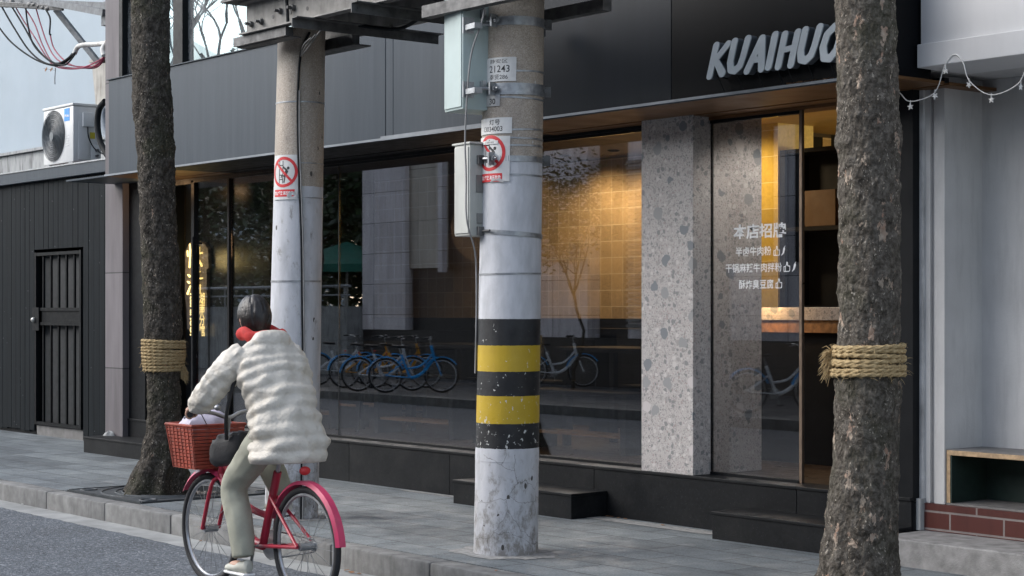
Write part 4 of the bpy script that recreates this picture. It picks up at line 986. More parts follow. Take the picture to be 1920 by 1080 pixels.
P = [at(903, -5, 6.2), at(906, 30, 6.2), at(884, 100, 6.18), at(876, 180, 6.17), at(872, 260, 6.17), at(874, 330, 6.17), at(875, 410, 6.18), at(890, 470, 6.28), at(893, 520, 6.32), at(893, 600, 6.33), at(891, 700, 6.33)]
MB().tube(cr(P, 8), .005, 8).build('pole_cable', M['cgry'], label='thin grey cable hanging past the cabinets beside the striped pole', cat='cable', smooth=True)

# ---- steel platform between the poles
bm_ = thing('steel_platform', 'weathered steel channel platform carried between the tops of the two poles', 'steel beam', (-9.2, 6.45, 3.24))
def channel(x0, x1, y, z0, z1, s_):
    m = MB(); m.box(x0, x1, y-.006, y+.006, z0, z1); m.box(x0, x1, y, y+s_*.07, z1, z1+.010); m.box(x0, x1, y, y+s_*.07, z0-.010, z0); return m
m = channel(-10.50, -5.6, 6.20, 3.27, 3.47, -1)
m.build('channel', M['beam'], bm_); channel(-10.44, -5.6, 6.74, 3.27, 3.47, 1).build('channel', M['beam'], bm_)
MB().box(-10.62, -5.6, 6.06, 6.90, 3.482, 3.50).build('deck_plate', M['steel_dark'], bm_)
def angle(x, y0, y1, z, mat='steel_dark', w_=.065):
    return MB().box(x, x+.007, y0, y1, z-w_, z).box(x+.007, x+w_, y0, y1, z-.007, z)
for x, y0, y1, z in ((-9.62, 6.0, 7.15, 3.255), (-8.92, 5.98, 7.5, 3.255)):
    m = angle(x, y0, y1, z)
    for yy in (y0+.05, y1-.05, y1-.15): m.cyl((x-.008, yy, z-.032), (x+.012, yy, z-.032), .010, n=8)
    m.build('cross_angle', M['steel_dark'], bm_)
m = MB(); m.box(-10.62, -9.95, 6.16, 6.22, 3.195, 3.255).box(-10.62, -9.95, 6.19, 6.28, 3.190, 3.197); m.build('clamp_channel', M['steel_dark'], bm_)
m = MB(); m.box(-10.62, -9.95, 6.68, 6.74, 3.185, 3.255).box(-10.6, -9.9, 6.66, 6.80, 3.175, 3.184); m.build('clamp_channel', M['steel_dark'], bm_)
m = MB()
for x in (-10.43, -10.30, -10.06, -9.90): m.cyl((x, 6.17, 3.37 if x > -10.2 else 3.33), (x, 6.195, 3.37 if x > -10.2 else 3.33), .022, n=6).cyl((x, 6.14, 3.37 if x > -10.2 else 3.33), (x, 6.17, 3.37 if x > -10.2 else 3.33), .010, n=8)
for x in (-8.5, -8.2): m.cyl((x, 6.15, 3.32), (x, 6.195, 3.32), .02, n=6)
m.build('bolts', M['steel_dark'], bm_)
m = MB()
for x in (-10.36, -10.22, -10.0, -9.8): m.disc((x+.06, 6.193, 3.345), (0, -1, 0), .013, .002, 12)
m.build('bolt_holes', M['ink'], bm_)
m = MB(); m.tube(cr([(-9.95, 6.16, 3.50), (-9.93, 6.16, 3.38), (-9.92, 6.16, 3.26)], 5), .011, 8); m.build('hanging_cable', M['cblk'], bm_, smooth=True)
MB().tube(cr([(-9.6, 6.5, 3.25), (-9.3, 6.6, 3.20), (-8.95, 6.55, 3.245)], 6), .012, 8).build('hanging_cable', M['cblk'], bm_, smooth=True)
for y_ in (6.14, 6.78): MB().box(-8.42, -7.55, y_, y_+.065, 3.11, 3.18).build('clamp_channel', M['steel_dark'], bm_)

# ============================================================ STREET TREES
def trunk(base, prof, k, seed, top, name, lab, lump=.012, flare=(), fk=1.0):
    """prof: (z, offset along camera right, radius)"""
    t = thing('street_tree', lab, 'tree', (base[0], base[1], -.03), 'street trees along the kerb')
    def ip(z):
        if z <= prof[0][0]: return prof[0][1:]
        for a, b in zip(prof[:-1], prof[1:]):
            if z <= b[0]:
                f = (z-a[0])/(b[0]-a[0]); f = f*f*(3-2*f)*.6+f*.4; return a[1]+(b[1]-a[1])*f, a[2]+(b[2]-a[2])*f
        return prof[-1][1:]
    rg = []; N = 180; K = int(top/.0125)
    for i in range(K+1):
        z = -.04+(top+.04)*i/K; o_, r_ = ip(z); cx = base[0]+RT.x*o_; cy = base[1]+RT.y*o_; row = []
        for j in range(N):
            a = 2*math.pi*j/N; ca, sa = math.cos(a), math.sin(a); P3 = Vector((ca*1.3, sa*1.3, z*1.1+seed))
            q = r_*(1+.055*noise.noise(P3*1.3)); fl = max(0, 1-z/.75)**2
            q += fl*(.07*max(0, math.cos(3*a+seed))**2+.05*max(0, math.cos(5*a+seed*2.3))**2)*(r_/.17)*fk
            q += fl*.03*noise.noise(Vector((ca*4, sa*4, z*2+seed)))
            Q3 = Vector((ca*r_, sa*r_, z*.8+seed)); q += lump*.8*noise.noise(Q3*16)+lump*.5*(abs(noise.noise(Q3*42))-.2)
            q += .0045*noise.noise(Q3*95)+.003*noise.noise(Q3*190)
            for (fa, fz, fr, fh) in flare:
                dd = ((math.atan2(math.sin(a-fa), math.cos(a-fa))*r_)**2+(z-fz)**2)/fr**2
                if dd < 4: q += fh*math.exp(-dd*1.5)
            row.append(Vector((cx+q*ca, cy+q*sa, z)))
        rg.append(row)
    MB().rings(rg).build('trunk', M['barkB' if flare else 'barkA'], t, smooth=True, angle=80)
    return t, ip
def branches(t, base, z0, r0, n, seed, spread, par_mat, levels=3, hgt=4.0, leafmat=None, nleaf=0, leafsz=.07):
    rr = random.Random(seed); m = MB(); tips = []
    def grow(p, d, r_, L, lv):
        pts = [p]; q = p.copy(); dd = d.copy()
        for i in range(5):
            dd = (dd+Vector((rr.uniform(-.22, .22), rr.uniform(-.22, .22), rr.uniform(-.08, .16)))).normalized(); q = q+dd*L/5; pts.append(q.copy())
        m.tube(pts, [r_*(1-.12*i) for i in range(6)], 8 if lv > 1 else 5)
        if lv == 0: tips.append(pts); return
        for _ in range(rr.choice((2, 3, 3))):
            k_ = rr.randint(2, 5); nd = (dd+Vector((rr.uniform(-1, 1), rr.uniform(-1, 1), rr.uniform(-.3, .7)))*.85).normalized()
            grow(pts[k_], nd, r_*.52, L*.68, lv-1)
    for i in range(n):
        a = 2*math.pi*(i+rr.random()*.5)/n; grow(Vector((base[0], base[1], z0)), Vector((math.cos(a)*spread, math.sin(a)*spread, 1)).normalized(), r0, hgt*.45, levels)
    m.build('branches', par_mat, t, smooth=True)
    if nleaf:
        lf = MB()
        for pts in tips:
            for p in pts[1:]:
                for _ in range(nleaf):
                    c = p+Vector((rr.gauss(0, .3), rr.gauss(0, .3), rr.gauss(0, .25))); a = Vector((rr.gauss(0, 1), rr.gauss(0, 1), rr.gauss(0, .6))).normalized()*leafsz; b = a.cross(Vector((rr.gauss(0, 1), rr.gauss(0, 1), rr.gauss(0, 1)))).normalized()*leafsz*.45
                    lf.add([c-a, c+b, c+a, c-b], [(0, 1, 2, 3)])
        lf.build('crown', leafmat, t)
L_ = .0041
tL, ipL = trunk((-12.36, 6.50), [(0, -.04, .205), (.12, -.02, .185), (.3, .03, .150), (.55, .055, .128), (.9, .05, .124), (1.08, .05, .140), (1.4, .045, .141), (1.74, .03, .140), (2.2, .005, .138), (2.56, -.005, .141), (2.95, -.03, .148), (3.3, -.045, .141), (3.8, -.05, .145), (5.6, 0, .13)],
                 L_, 3.1, 5.6, 'street_tree', 'left street tree with dark bark, rope bound, beside the black plank wall', .016)
branches(tL, (-12.36, 6.5), 5.4, .10, 4, 3, .6, M['barkA'], 3, 4.6)
aR = math.atan2(-6.48, 5.40)
tR, ipR = trunk((-5.40, 6.48), [(0, -.04, .20), (.2, -.025, .175), (.5, -.01, .158), (.75, .005, .149), (1.06, .012, .150), (1.3, .022, .138), (1.6, .022, .139), (2.2, .022, .138), (2.35, .012, .139), (2.8, .005, .137), (5.6, 0, .125)],
                 L_, 8.7, 5.6, 'street_tree', 'right foreground street tree with flaky patched bark and a bright rope wrap', .013, [(aR+.1, .42, .045, .022), (aR-1.45, 2.18, .07, .02)], fk=.45)
branches(tR, (-5.40, 6.48), 5.4, .09, 4, 9, .6, M['barkA'], 3, 4.6)
# ---- ropes
def rope(base, ip, zc, n, pitch, r_, seed, lab, gap=.008, tail=None):
    t = thing('rope_wrap', lab, 'rope', (base[0], base[1], zc), 'straw ropes wound round the tree trunks'); rr = random.Random(seed)
    for k_ in range(n):
        m = MB(); z0 = zc+(k_-(n-1)/2)*pitch; rg = []; NS = 260; ph = rr.uniform(0, 6)
        for i in range(NS):
            a = 2*math.pi*i/NS; z = z0+.006*math.sin(a+ph)+.003*noise.noise(Vector((math.cos(a)*3, math.sin(a)*3, k_*5+seed)))
            o_, rt = ip(z); cx = base[0]+RT.x*o_; cy = base[1]+RT.y*o_; q0 = rt+gap+r_*.7+.003*noise.noise(Vector((math.cos(a)*5, math.sin(a)*5, k_+seed)))
            row = []
            for j in range(12):
                b = 2*math.pi*j/12; tw = b*3/2-0; s_ = r_*(1+.22*math.cos(3*(b-a*22/3*1.0)))
                row.append(Vector((cx+(q0+s_*math.cos(b))*math.cos(a), cy+(q0+s_*math.cos(b))*math.sin(a), z+s_*math.sin(b)*.98)))
            rg.append(row)
        m.rings(rg+[rg[0]], cap=False); m.build('rope_coil', M['rope'], t, smooth=True, angle=80)
    m = MB()
    for i in range(230):
        a = rr.uniform(0, 6.283); z = zc+rr.uniform(-.5, .5)*(n*pitch+.01); o_, rt = ip(z); q = rt+gap+r_*1.6
        p = Vector((base[0]+RT.x*o_+q*math.cos(a), base[1]+RT.y*o_+q*math.sin(a), z)); d = Vector((math.cos(a)*.5+rr.gauss(0, .6), math.sin(a)*.5+rr.gauss(0, .6), rr.gauss(-.25, .5))).normalized(); L = rr.uniform(.01, .04)
        m.tube([p, p+d*L*.5, p+d*L+Vector((0, 0, -L*.25))], [.0012, .001, .0004], 4, cap=False)
    if tail:
        a, z = tail; o_, rt = ip(z)
        for i in range(120):
            q = rt+.02; p = Vector((base[0]+RT.x*o_+q*math.cos(a), base[1]+RT.y*o_+q*math.sin(a), z+rr.uniform(-.05, .05)))
            d = Vector((math.cos(a), math.sin(a), 0)).normalized(); d = (d+Vector((rr.gauss(0, .3), rr.gauss(0, .3), rr.gauss(-.5, .6)))).normalized(); L = rr.uniform(.03, .075)
            m.tube([p, p+d*L*.6, p+d*L+Vector((0, 0, -L*.4))], [.003, .002, .0006], 4, cap=False)
    m.build('loose_fibres', M['rope'], t)
rope((-12.36, 6.50), ipL, CAMZ-(666-583)*L_, 10, .0235, .0125, 2, 'straw rope wound ten times round the left dark tree', tail=(CAMA+1.3, .93))
rope((-5.40, 6.48), ipR, CAMZ-(680-583)*.002477+.01, 7, .0215, .0115, 7, 'bright straw rope wound seven times round the right foreground tree', tail=(aR-1.45, 1.17))

# ============================================================ AIR CONDITIONER
ac = thing('air_conditioner', 'white outdoor air conditioner unit with a round fan grille on the annex roof', 'air conditioner', (-19.5, 8.9, 3.0))
q = at(137, 300, 8.62); ax1 = q.x; ax0 = at(81, 300, 8.62).x; ay0, ay1 = 8.62, 8.96; az0, az1 = 3.045, 3.70
MB().box(ax0, ax1, ay0, ay1, az0, az1-.03, .018).build('casing', M['acwhite'], ac, smooth=True, angle=30)
MB().box(ax0-.008, ax1+.008, ay0-.008, ay1+.008, az1-.029, az1, .008).build('top_cover', M['acwhite'], ac, smooth=True, angle=30)
fx = ax0+.33*(ax1-ax0)+.03; fz = (az0+az1)/2-.005; fr_ = .285
MB().disc((fx, ay0-.001, fz), (0, -1, 0), fr_, .004, 48).build('fan_opening', M['acdark'], ac)
m = MB()
for k_ in range(1, 15): rq = fr_*k_/14; m.tube([(fx+rq*math.cos(2*math.pi*i/48), ay0-.022+.008*(k_/14)**2, fz+rq*math.sin(2*math.pi*i/48)) for i in range(48)], .0034 if k_ % 3 else .006, 5, closed=True)
for k_ in range(16):
    a = 2*math.pi*k_/16; m.tube([(fx+q_*math.cos(a+.9*(1-q_/fr_)), ay0-.022+.008*(q_/fr_)**2, fz+q_*math.sin(a+.9*(1-q_/fr_))) for q_ in (.05, .12, .2, fr_)], .0026, 4)
m.disc((fx, ay0-.02, fz), (0, -1, 0), .05, .012, 20); m.build('fan_grille', M['acgrille'], ac, smooth=True)
for k_ in range(4):
    a = k_*math.pi/2+.4; b = MB(); ca, sa = math.cos(a), math.sin(a)
lbx = ax1-.16
MB().box(lbx-.06, lbx+.075, ay0-.003, ay0-.0005, az1-.19, az1-.05).build('brand_sticker', simple('sticker_blue', (.02, .24, .62), .4, bump=0), ac)
tm = textmb('Midea', .045, .01); xf(tm, lambda v: (lbx+.008+v.x, ay0-.0045, az1-.145+v.y)).build('brand_lettering', M['white'], ac)
m = MB()
for k_ in range(5): m.box(lbx-.04, lbx+.06, ay0-.005, ay0, az0+.30-k_*.028, az0+.308-k_*.028, .001)
m.build('louvre_ridges', M['acwhite'], ac)
sx_ = ax1+.0005
MB().box(sx_, sx_+.012, ay0+.06, ay0+.19, az0+.03, az0+.46, .008).build('side_panel', M['acwhite'], ac, smooth=True)
MB().box(sx_, sx_+.012, ay0+.21, ay0+.32, az0+.03, az0+.2, .008).build('side_panel', M['acwhite'], ac, smooth=True)
MB().box(sx_, sx_+.045, ay0+.10, ay0+.24, az1-.26, az1-.10, .012).build('terminal_cover', M['acwhite'], ac, smooth=True)
MB().box(sx_+.0, sx_+.003, ay0+.20, ay0+.26, az0+.27, az0+.34).build('warning_sticker', simple('sticker_yellow', (.5, .42, .03), .5), ac)
m = MB().tube(cr([(sx_+.03, ay0+.16, az1-.26), (sx_+.035, ay0+.17, az1-.38), (sx_+.03, ay0+.24, az0+.16), (sx_+.03, ay0+.33, az0+.11)], 6), .007, 6); m.build('power_lead', M['cblk'], ac, smooth=True)
m = MB().cyl((sx_, ay0+.27, az0+.14), (sx_+.06, ay0+.27, az0+.14), .014, n=8).cyl((sx_, ay0+.27, az0+.08), (sx_+.06, ay0+.27, az0+.08), .012, n=8).tube(cr([(sx_+.05, ay0+.27, az0+.14), (sx_+.07, ay0+.33, az0+.10), (sx_+.02, ay0+.45, az0+.12)], 5), .008, 6); m.build('pipe_valve', M['steel_dark'], ac)
MB().box(ax0+.05, ax1+.1, ay0+.02, ay0+.07, 2.985, 3.02).box(ax0+.05, ax1+.1, ay1-.07, ay1-.02, 2.985, 3.02).build('rust_rail', simple('rusty_rail', (.16, .05, .03), .8, var=.5, sc_=30), ac)
MB().box(ax0+.06, ax0+.16, ay0+.0, ay1, 3.0205, az0).box(ax1-.12, ax1-.02, ay0+.0, ay1, 3.0205, az0).build('foot', M['galv'], ac)
P = [at(197, 190, 8.75), at(186, 205, 8.75), at(183, 235, 8.75), at(189, 268, 8.75), at(202, 292, 8.75)]
MB().tube(cr(P, 8), .034, 12).build('pipe_hose', M['cblk'], label='thick black insulated hose curving beside the air conditioner', cat='hose', smooth=True)
P = [at(206, 196, 8.9), at(196, 204, 8.9), at(194, 225, 8.9), at(200, 255, 8.9), at(210, 268, 8.9)]
mw = MB().tube(cr(P, 8), .036, 12); mw.build('pipe_hose', simple('wrapped_tape', (.40, .44, .48), .7, sc_=30), label='pale taped pipe bundle beside the black hose', cat='hose', smooth=True)
a, b, c, d = at(172, 118, 8.95), at(210, 118, 8.95), at(210, 205, 8.95), at(180, 205, 8.95)
vd = thing('vent_duct', 'beige tapered metal duct standing above the air conditioner', 'duct', (a.x, 8.95, c.z))
MB().prism([a, b, c, d], (0, .25, 0)).build('duct_body', simple('beige_duct', (.42, .40, .36), .7, dirt=.7, dirtc=(.12, .1, .08)), vd)
MB().box(a.x-.03, b.x+.03, 8.93, 9.22, a.z, a.z+.035).build('rim', simple('beige_duct_rim', (.36, .35, .32), .7), vd)
# wall arm, strut, wires
wa = thing('cable_bracket', 'galvanised steel arm and diagonal strut holding the cables at the top left', 'bracket', at(150, 20, 8.35))
YB = 8.35
m = MB().beam(at(-60, -2, YB), at(215, 12, YB), .06, .07); m.build('arm', M['arm_steel'], wa)
m = MB().beam(at(95, 5, YB-.12), at(196, 24, YB-.12), .05, .07); m.build('arm', M['arm_steel'], wa)
MB().beam(at(105, 18, YB+.02), at(186, 119, YB+.25), .05, .055).build('strut', M['arm_steel'], wa)
MB().beam(at(198, 4, YB-.06), at(198, 48, YB-.06), .05, .10, up=(1, 0, 0)).build('end_plate', M['arm_steel'], wa)
m = MB(); rr = random.Random(5)
for i in range(11):
    px = 5+i*8.5; p = at(px, 4+i*.8+rr.uniform(-2, 4), YB-.1); m.ball(p, (rr.uniform(.03, .06), .03, rr.uniform(.02, .04)), 8, 6)
for k_ in range(3): m.tube(cr([at(-40, 2+k_*4, YB-.1), at(20, 6+k_*3, YB-.12), at(70, 9+k_*3, YB-.1), at(118, 14+k_*2, YB-.1)], 5), .014, 6)
m.build('cable_splices', M['steel_dark'], wa, smooth=True)
cbn = thing('cable_bundle', 'slack bundle of black and dark red wires sagging at the top left', 'cables', at(100, 120, 8.3))
YW = 8.28
bl = [[(-10, 40), (20, 78), (60, 108), (95, 122), (118, 120), (140, 100)], [(2, 10), (25, 50), (55, 95), (85, 118), (115, 119), (138, 98)], [(22, 12), (45, 50), (65, 85), (90, 112), (112, 118), (141, 99)], [(48, 12), (52, 45), (62, 82), (88, 110), (120, 122), (140, 103)], [(86, 18), (94, 35), (93, 62), (95, 65)]]
rd = [[(26, 8), (45, 40), (65, 70), (88, 108), (108, 126), (150, 128), (188, 112), (196, 102)], [(46, 14), (65, 45), (80, 85), (100, 118), (130, 127), (170, 126), (192, 112), (198, 101)], [(68, 17), (76, 45), (90, 85), (108, 112), (140, 124), (180, 124), (190, 116), (195, 104)], [(94, 64), (100, 88), (115, 108), (135, 122), (165, 128), (185, 124), (199, 104)]]
for i, c_ in enumerate(bl): MB().tube(cr([at(a, b, YW-.01*i) for a, b in c_], 8), .010, 6).build('black_wire', M['cblk'], cbn, smooth=True)
for i, c_ in enumerate(rd): MB().tube(cr([at(a, b, YW+.02+.01*i) for a, b in c_], 8), .008, 6).build('red_wire', M['cred'], cbn, smooth=True)
MB().tube(cr([at(140, 100, YW), at(146, 88, YW), at(158, 84, YW), at(180, 83, YW+.04), at(215, 79, YW+.06)], 6), .026, 10).build('conduit_pipe', M['pipe'], label='white conduit pipe crossing the diagonal strut at the top left', cat='pipe', smooth=True)
MB().tube(cr([at(196, 104, YW), at(194, 92, YW), at(203, 78, YW+.04), at(215, 70, YW+.1)], 6), .034, 10).build('conduit_pipe', M['pipe'], label='white curved conduit holding the red wires beside the stone pilaster', cat='pipe', smooth=True)
tw = thing('hanging_twig', 'dry twig with two small brown leaves caught on the sagging wires', 'twig', at(98, 130, YW-.03))
MB().tube(cr([at(104, 127, YW-.03), at(103, 145, YW-.03), at(103, 158, YW-.03)], 4), .005, 5).tube([at(104, 132, YW-.03), at(82, 128, YW-.04)], .003, 4).build('stem', M['steel_dark'], tw)
for px in (86, 96): c = at(px, 130, YW-.03); MB().prism([c+Vector((-.03, 0, 0)), c+Vector((0, .01, .025)), c+Vector((.03, 0, 0)), c+Vector((0, -.01, -.025))], (0, .004, 0)).build('leaf', M['leafdry'], tw)

# ============================================================ LITTER
rr = random.Random(11)
def scrap(x, y, z, s_, name, mat, lab, cat, grp):
    a = rr.uniform(0, 6.28); n = 7; vs = [(x, y, z+s_*.25)]
    for i in range(n):
        q = s_*rr.uniform(.55, 1.1); b = a+2*math.pi*i/n; vs.append((x+q*math.cos(b), y+q*.6*math.sin(b), z+rr.uniform(.002, s_*.3)))
    m = MB(); m.add(vs, [(0, i+1, (i+1) % n+1) for i in range(n)]); m.add([(v[0], v[1], v[2]-.002) for v in vs], [(0, (i+1) % n+1, i+1) for i in range(n)])
    return m.build(name, mat, label=lab, cat=cat, group=grp)
for lb_, px, py, s_ in (('largest', 308, 998, .035), ('middle', 104, 944, .03), ('leftmost, smallest', 42, 946, .022)):
    p = onz(px, py, RZ+.002); scrap(p.x, p.y, RZ+.002, s_, 'paper_scrap', M['paper'], lb_+' white paper scrap lying in the gutter', 'litter', 'paper scraps in the gutter')
ORD = ['first', 'second', 'third', 'fourth', 'fifth', 'sixth', 'seventh', 'eighth']
for li_, (px, py, s_) in enumerate(((258, 987, .03), (376, 1014, .02), (445, 1030, .018), (650, 1070, .03), (660, 1074, .03), (672, 1076, .025))):
    p = onz(px, py, RZ+.004); scrap(p.x, p.y, RZ+.004, s_, 'dry_leaf', M['leafdry'], ORD[li_]+' dry brown leaf from the left lying in the gutter', 'leaf', 'dry leaves in the gutter')
for li_, (px, py) in enumerate(((930, 1070), (1140, 968), (1148, 969), (1160, 971), (1172, 973), (1243, 985))):
    p = onz(px, py, .004); scrap(p.x, min(p.y, 8.13), .004, .02, 'dry_leaf', M['leafdry'], ORD[li_]+' dry brown leaf from the left on the pavement by the plinth', 'leaf', 'dry leaves on the pavement')
for li_, px in enumerate((1490, 1500, 1512, 1524, 1535, 1545, 1556, 1566)):
    p = at(px, 150, 7.62); scrap(p.x, 7.585+rr.uniform(-.02, .01), ZS+.004+.0, .028, 'dry_leaf', M['leafdry'], ORD[li_]+' dry leaf from the left caught on the canopy edge under the lettering', 'leaf', 'dry leaves on the canopy edge')
# ============================================================ BICYCLES
M['tyre'] = simple('tyre_rubber', (.02, .02, .022), .75)
M['rim'] = simple('wheel_rim', (.42, .43, .45), .35, .8)
M['chrome'] = simple('bike_metal', (.35, .36, .37), .35, .7)
M['saddle'] = simple('saddle_black', (.018, .018, .02), .5)
M['blue'] = simple('bike_blue', (.02, .36, .85), .35, bump=0)
M['orange'] = simple('bike_orange', (.75, .34, .02), .4, bump=0)
M['bwhite'] = simple('bike_white', (.78, .80, .82), .35, bump=0)
M['bred'] = simple('bike_red', (.38, .018, .045), .38, var=.15, bump=.1, dirt=.6, dirtc=(.12, .08, .07))
M['bpink'] = simple('fender_pink', (.58, .05, .13), .4, var=.12, bump=.1, dirt=.45, dirtc=(.2, .12, .11))
M['basket_red'] = simple('basket_rust_red', (.32, .06, .035), .6, var=.3, sc_=12, dirt=.6, dirtc=(.10, .05, .04))
M['basket_blk'] = simple('basket_black', (.03, .03, .032), .5)
def arc(cx, cz, r, a0, a1, n=18, y=0): return [Vector((cx+r*math.cos(R(a0+(a1-a0)*i/n)), y, cz+r*math.sin(R(a0+(a1-a0)*i/n)))) for i in range(n+1)]
def bike(name, lab, frame, fender, basket, group=None, wr=.33, solid=False, cat='bicycle', rearcol=None):
    t = thing(name, lab, cat, (0, 0, 0), group)
    fx, rx = .54, -.52
    for x in (fx, rx):
        wv = MB().tube([(x+(wr-.018)*math.cos(2*math.pi*i/40), 0, wr+(wr-.018)*math.sin(2*math.pi*i/40)) for i in range(40)], .020, 10, closed=True).build('wheel', M['tyre'], t, smooth=True, angle=80)
        m = MB().tube([(x+(wr-.045)*math.cos(2*math.pi*i/40), 0, wr+(wr-.045)*math.sin(2*math.pi*i/40)) for i in range(40)], .011, 6, closed=True); m.build('rim', M['rim'], wv, smooth=True)
        m = MB()
        for i in range(20):
            a = 2*math.pi*i/20; b = a+(.35 if i % 2 else -.35); m.tube([(x+.025*math.cos(b), .02*(-1)**i, wr+.025*math.sin(b)), (x+(wr-.045)*math.cos(a), 0, wr+(wr-.045)*math.sin(a))], .0016, 4)
        m.cyl((x, -.045, wr), (x, .045, wr), .022, n=12); m.build('spokes', M['chrome'], wv)
    m = MB(); HT, HB = Vector((.34, 0, .90)), Vector((.40, 0, .66)); BB = Vector((-.06, 0, .29)); ST = Vector((-.22, 0, .72))
    m.tube(cr([HB, (.22, 0, .42), (.06, 0, .31), BB], 6), .030, 10); m.tube([BB, ST], .024, 10); m.tube([HT, HB], .028, 10); m.tube(cr([HB+Vector((-.01, 0, .1)), (.15, 0, .52), (-.13, 0, .46)], 6), .020, 8)
    for s_ in (-1, 1):
        m.tube([BB+Vector((-.02, s_*.03, 0)), (rx, s_*.06, wr)], .011, 8); m.tube([(-.17, s_*.02, .58), (rx, s_*.06, wr)], .010, 8)
        m.tube(cr([(.405, s_*.02, .64), (.43, s_*.055, .60), (fx, s_*.055, wr)], 4), .012, 8)
    m.build('frame', frame, t, smooth=True)
    for x, a0, a1, nm in ((fx, 35, 165, 'fender'), (rx, 20, 175, 'fender')):
        rg = []
        for p in arc(x, wr, wr+.028, a0, a1):
            d = Vector((p.x-x, 0, p.z-wr)).normalized(); rg.append([p+Vector((0, -.034, 0))-d*.016, p+Vector((0, -.02, 0))+d*.004, p+Vector((0, .02, 0))+d*.004, p+Vector((0, .034, 0))-d*.016, p+Vector((0, .016, 0))-d*.0, p+Vector((0, -.016, 0))-d*.0])
        MB().rings(rg).build(nm, (rearcol if (rearcol and x == rx) else fender), t, smooth=True)
    MB().tube([ST, (-.265, 0, .86)], .013, 8).build('seat_post', M['chrome'], t, smooth=True)
    rg = []
    for i, (x, w_, zz) in enumerate(((-.40, .05, .885), (-.37, .085, .892), (-.32, .088, .888), (-.26, .055, .882), (-.20, .028, .880), (-.14, .018, .876))):
        rg.append([Vector((x, w_*math.cos(b), zz+(.022 if math.sin(b) > 0 else .03)*math.sin(b))) for b in [2*math.pi*j/12 for j in range(12)]])
    MB().rings(rg).build('saddle', M['saddle'], t, smooth=True)
    sd_ = MB().tube([HT, (.325, 0, 1.0)], .014, 8)
    hb = MB().tube(cr([(.22, -.31, 1.035), (.29, -.25, 1.045), (.345, -.10, 1.03), (.33, 0, 1.0), (.345, .10, 1.03), (.29, .25, 1.045), (.22, .31, 1.035)], 5), .011, 8); hb.add(sd_.v, sd_.f)
    h = hb.build('handlebar', M['chrome'], t, smooth=True)
    for s_ in (-1, 1):
        MB().tube([(.30, s_*.245, 1.045), (.20, s_*.325, 1.033)], .017, 10).build('grip', M['saddle'], h, smooth=True)
        MB().tube([(.33, s_*.20, 1.04), (.34, s_*.27, 1.02), (.29, s_*.31, 1.01)], .006, 6).build('brake_lever', M['chrome'], h)
    for s_, a in ((-1, R(95)), (1, R(-85))):
        c = Vector((-.06, s_*.06, .29)); e = c+Vector((.17*math.cos(a), s_*.02, .17*math.sin(a)))
        cq = MB().tube([(-.06, 0, .29), c, e], .010, 8).build('crank', M['chrome'], t); MB().box(e.x-.045, e.x+.045, e.y+s_*.01, e.y+s_*.10, e.z-.012, e.z+.012, .004).build('pedal', M['saddle'], cq)
    MB().cyl((-.06, -.05, .29), (-.06, -.045, .29), .085, n=28).cyl((rx, -.05, wr), (rx, -.045, wr), .035, n=18).tube([(-.06, -.047, .375), (rx, -.047, wr+.035)], .005, 5).tube([(-.06, -.047, .205), (rx, -.047, wr-.035)], .005, 5).build('chain_drive', M['chrome'], t)
    for s_ in (-1, 1): MB().tube(cr([(.32, s_*.19, 1.035), (.44, s_*.10, .99), (.44, s_*.03, .86), (.40, 0, .70)], 6), .003, 5).build('brake_cable', M['saddle'], t, smooth=True)
    MB().ball((-.505, 0, .745), (.018, .035, .025), 10, 8).build('rear_reflector', M['red'], t, smooth=True); MB().ball((.33, .07, 1.06), (.022, .022, .018), 12, 8).build('bell', M['chrome'], t, smooth=True)
    MB().beam((-.40, .04, .22), (-.34, .16, .0), .014, .014).build('kickstand', M['chrome'], t)
    if basket:
        bx0, bx1, bw, b0, b1 = .44, .76, .18, .70, .95
        m = MB()
        if solid:
            nh = 12
            for i in range(nh):
                z = b0+(b1-b0)*(i+.5)/nh; f = .86+.14*i/nh; xx0 = bx0; xx1 = bx0+(bx1-bx0)*f; yy = bw*f
                for (x0_, x1_, y0_, y1_) in ((xx1-.006, xx1, -yy, yy), (xx0, xx0+.006, -yy, yy), (xx0+.006, xx1-.006, yy-.006, yy), (xx0+.006, xx1-.006, -yy, -yy+.006)): m.box(x0_, x1_, y0_, y1_, z-.0085, z+.0085, .002)
            for i in range(9):
                yy = -bw*.86+2*bw*.86*i/8; m.beam((bx1-.05, yy, b0), (bx1-.001, yy*1.16, b1), .008, .006)
            for i in range(7):
                x = bx0+.01+(bx1-bx0-.06)*i/6
                for s_ in (-1, 1): m.beam((x, s_*(bw*.86), b0), (x*1.01, s_*(bw-.001), b1), .008, .006)
            m.box(bx0, bx1-.045, -bw*.86, bw*.86, b0-.006, b0); m.tube([(bx0, -bw, b1), (bx1, -bw, b1), (bx1, bw, b1), (bx0, bw, b1)], .009, 8, closed=True)
        else:
            for z in (b0, (b0+b1)/2, b1): m.tube([(bx0, -bw, z), (bx1, -bw, z), (bx1, bw, z), (bx0, bw, z)], .005, 5, closed=True)
            for i in range(8):
                y = -bw+2*bw*i/7; x = bx0+(bx1-bx0)*i/7
                m.tube([(bx0, y, b1), (bx0, y, b0), (bx1, y, b0), (bx1, y, b1)], .003, 4); m.tube([(x, -bw, b1), (x, -bw, b0), (x, bw, b0), (x, bw, b1)], .003, 4)
        m.tube([(.40, 0, .74), (.47, 0, .70)], .01, 6); m.build('basket', basket, t)
    return t
def put(o, x, y, z, rz): o.location = (x, y, z); o.rotation_euler = (0, 0, rz)
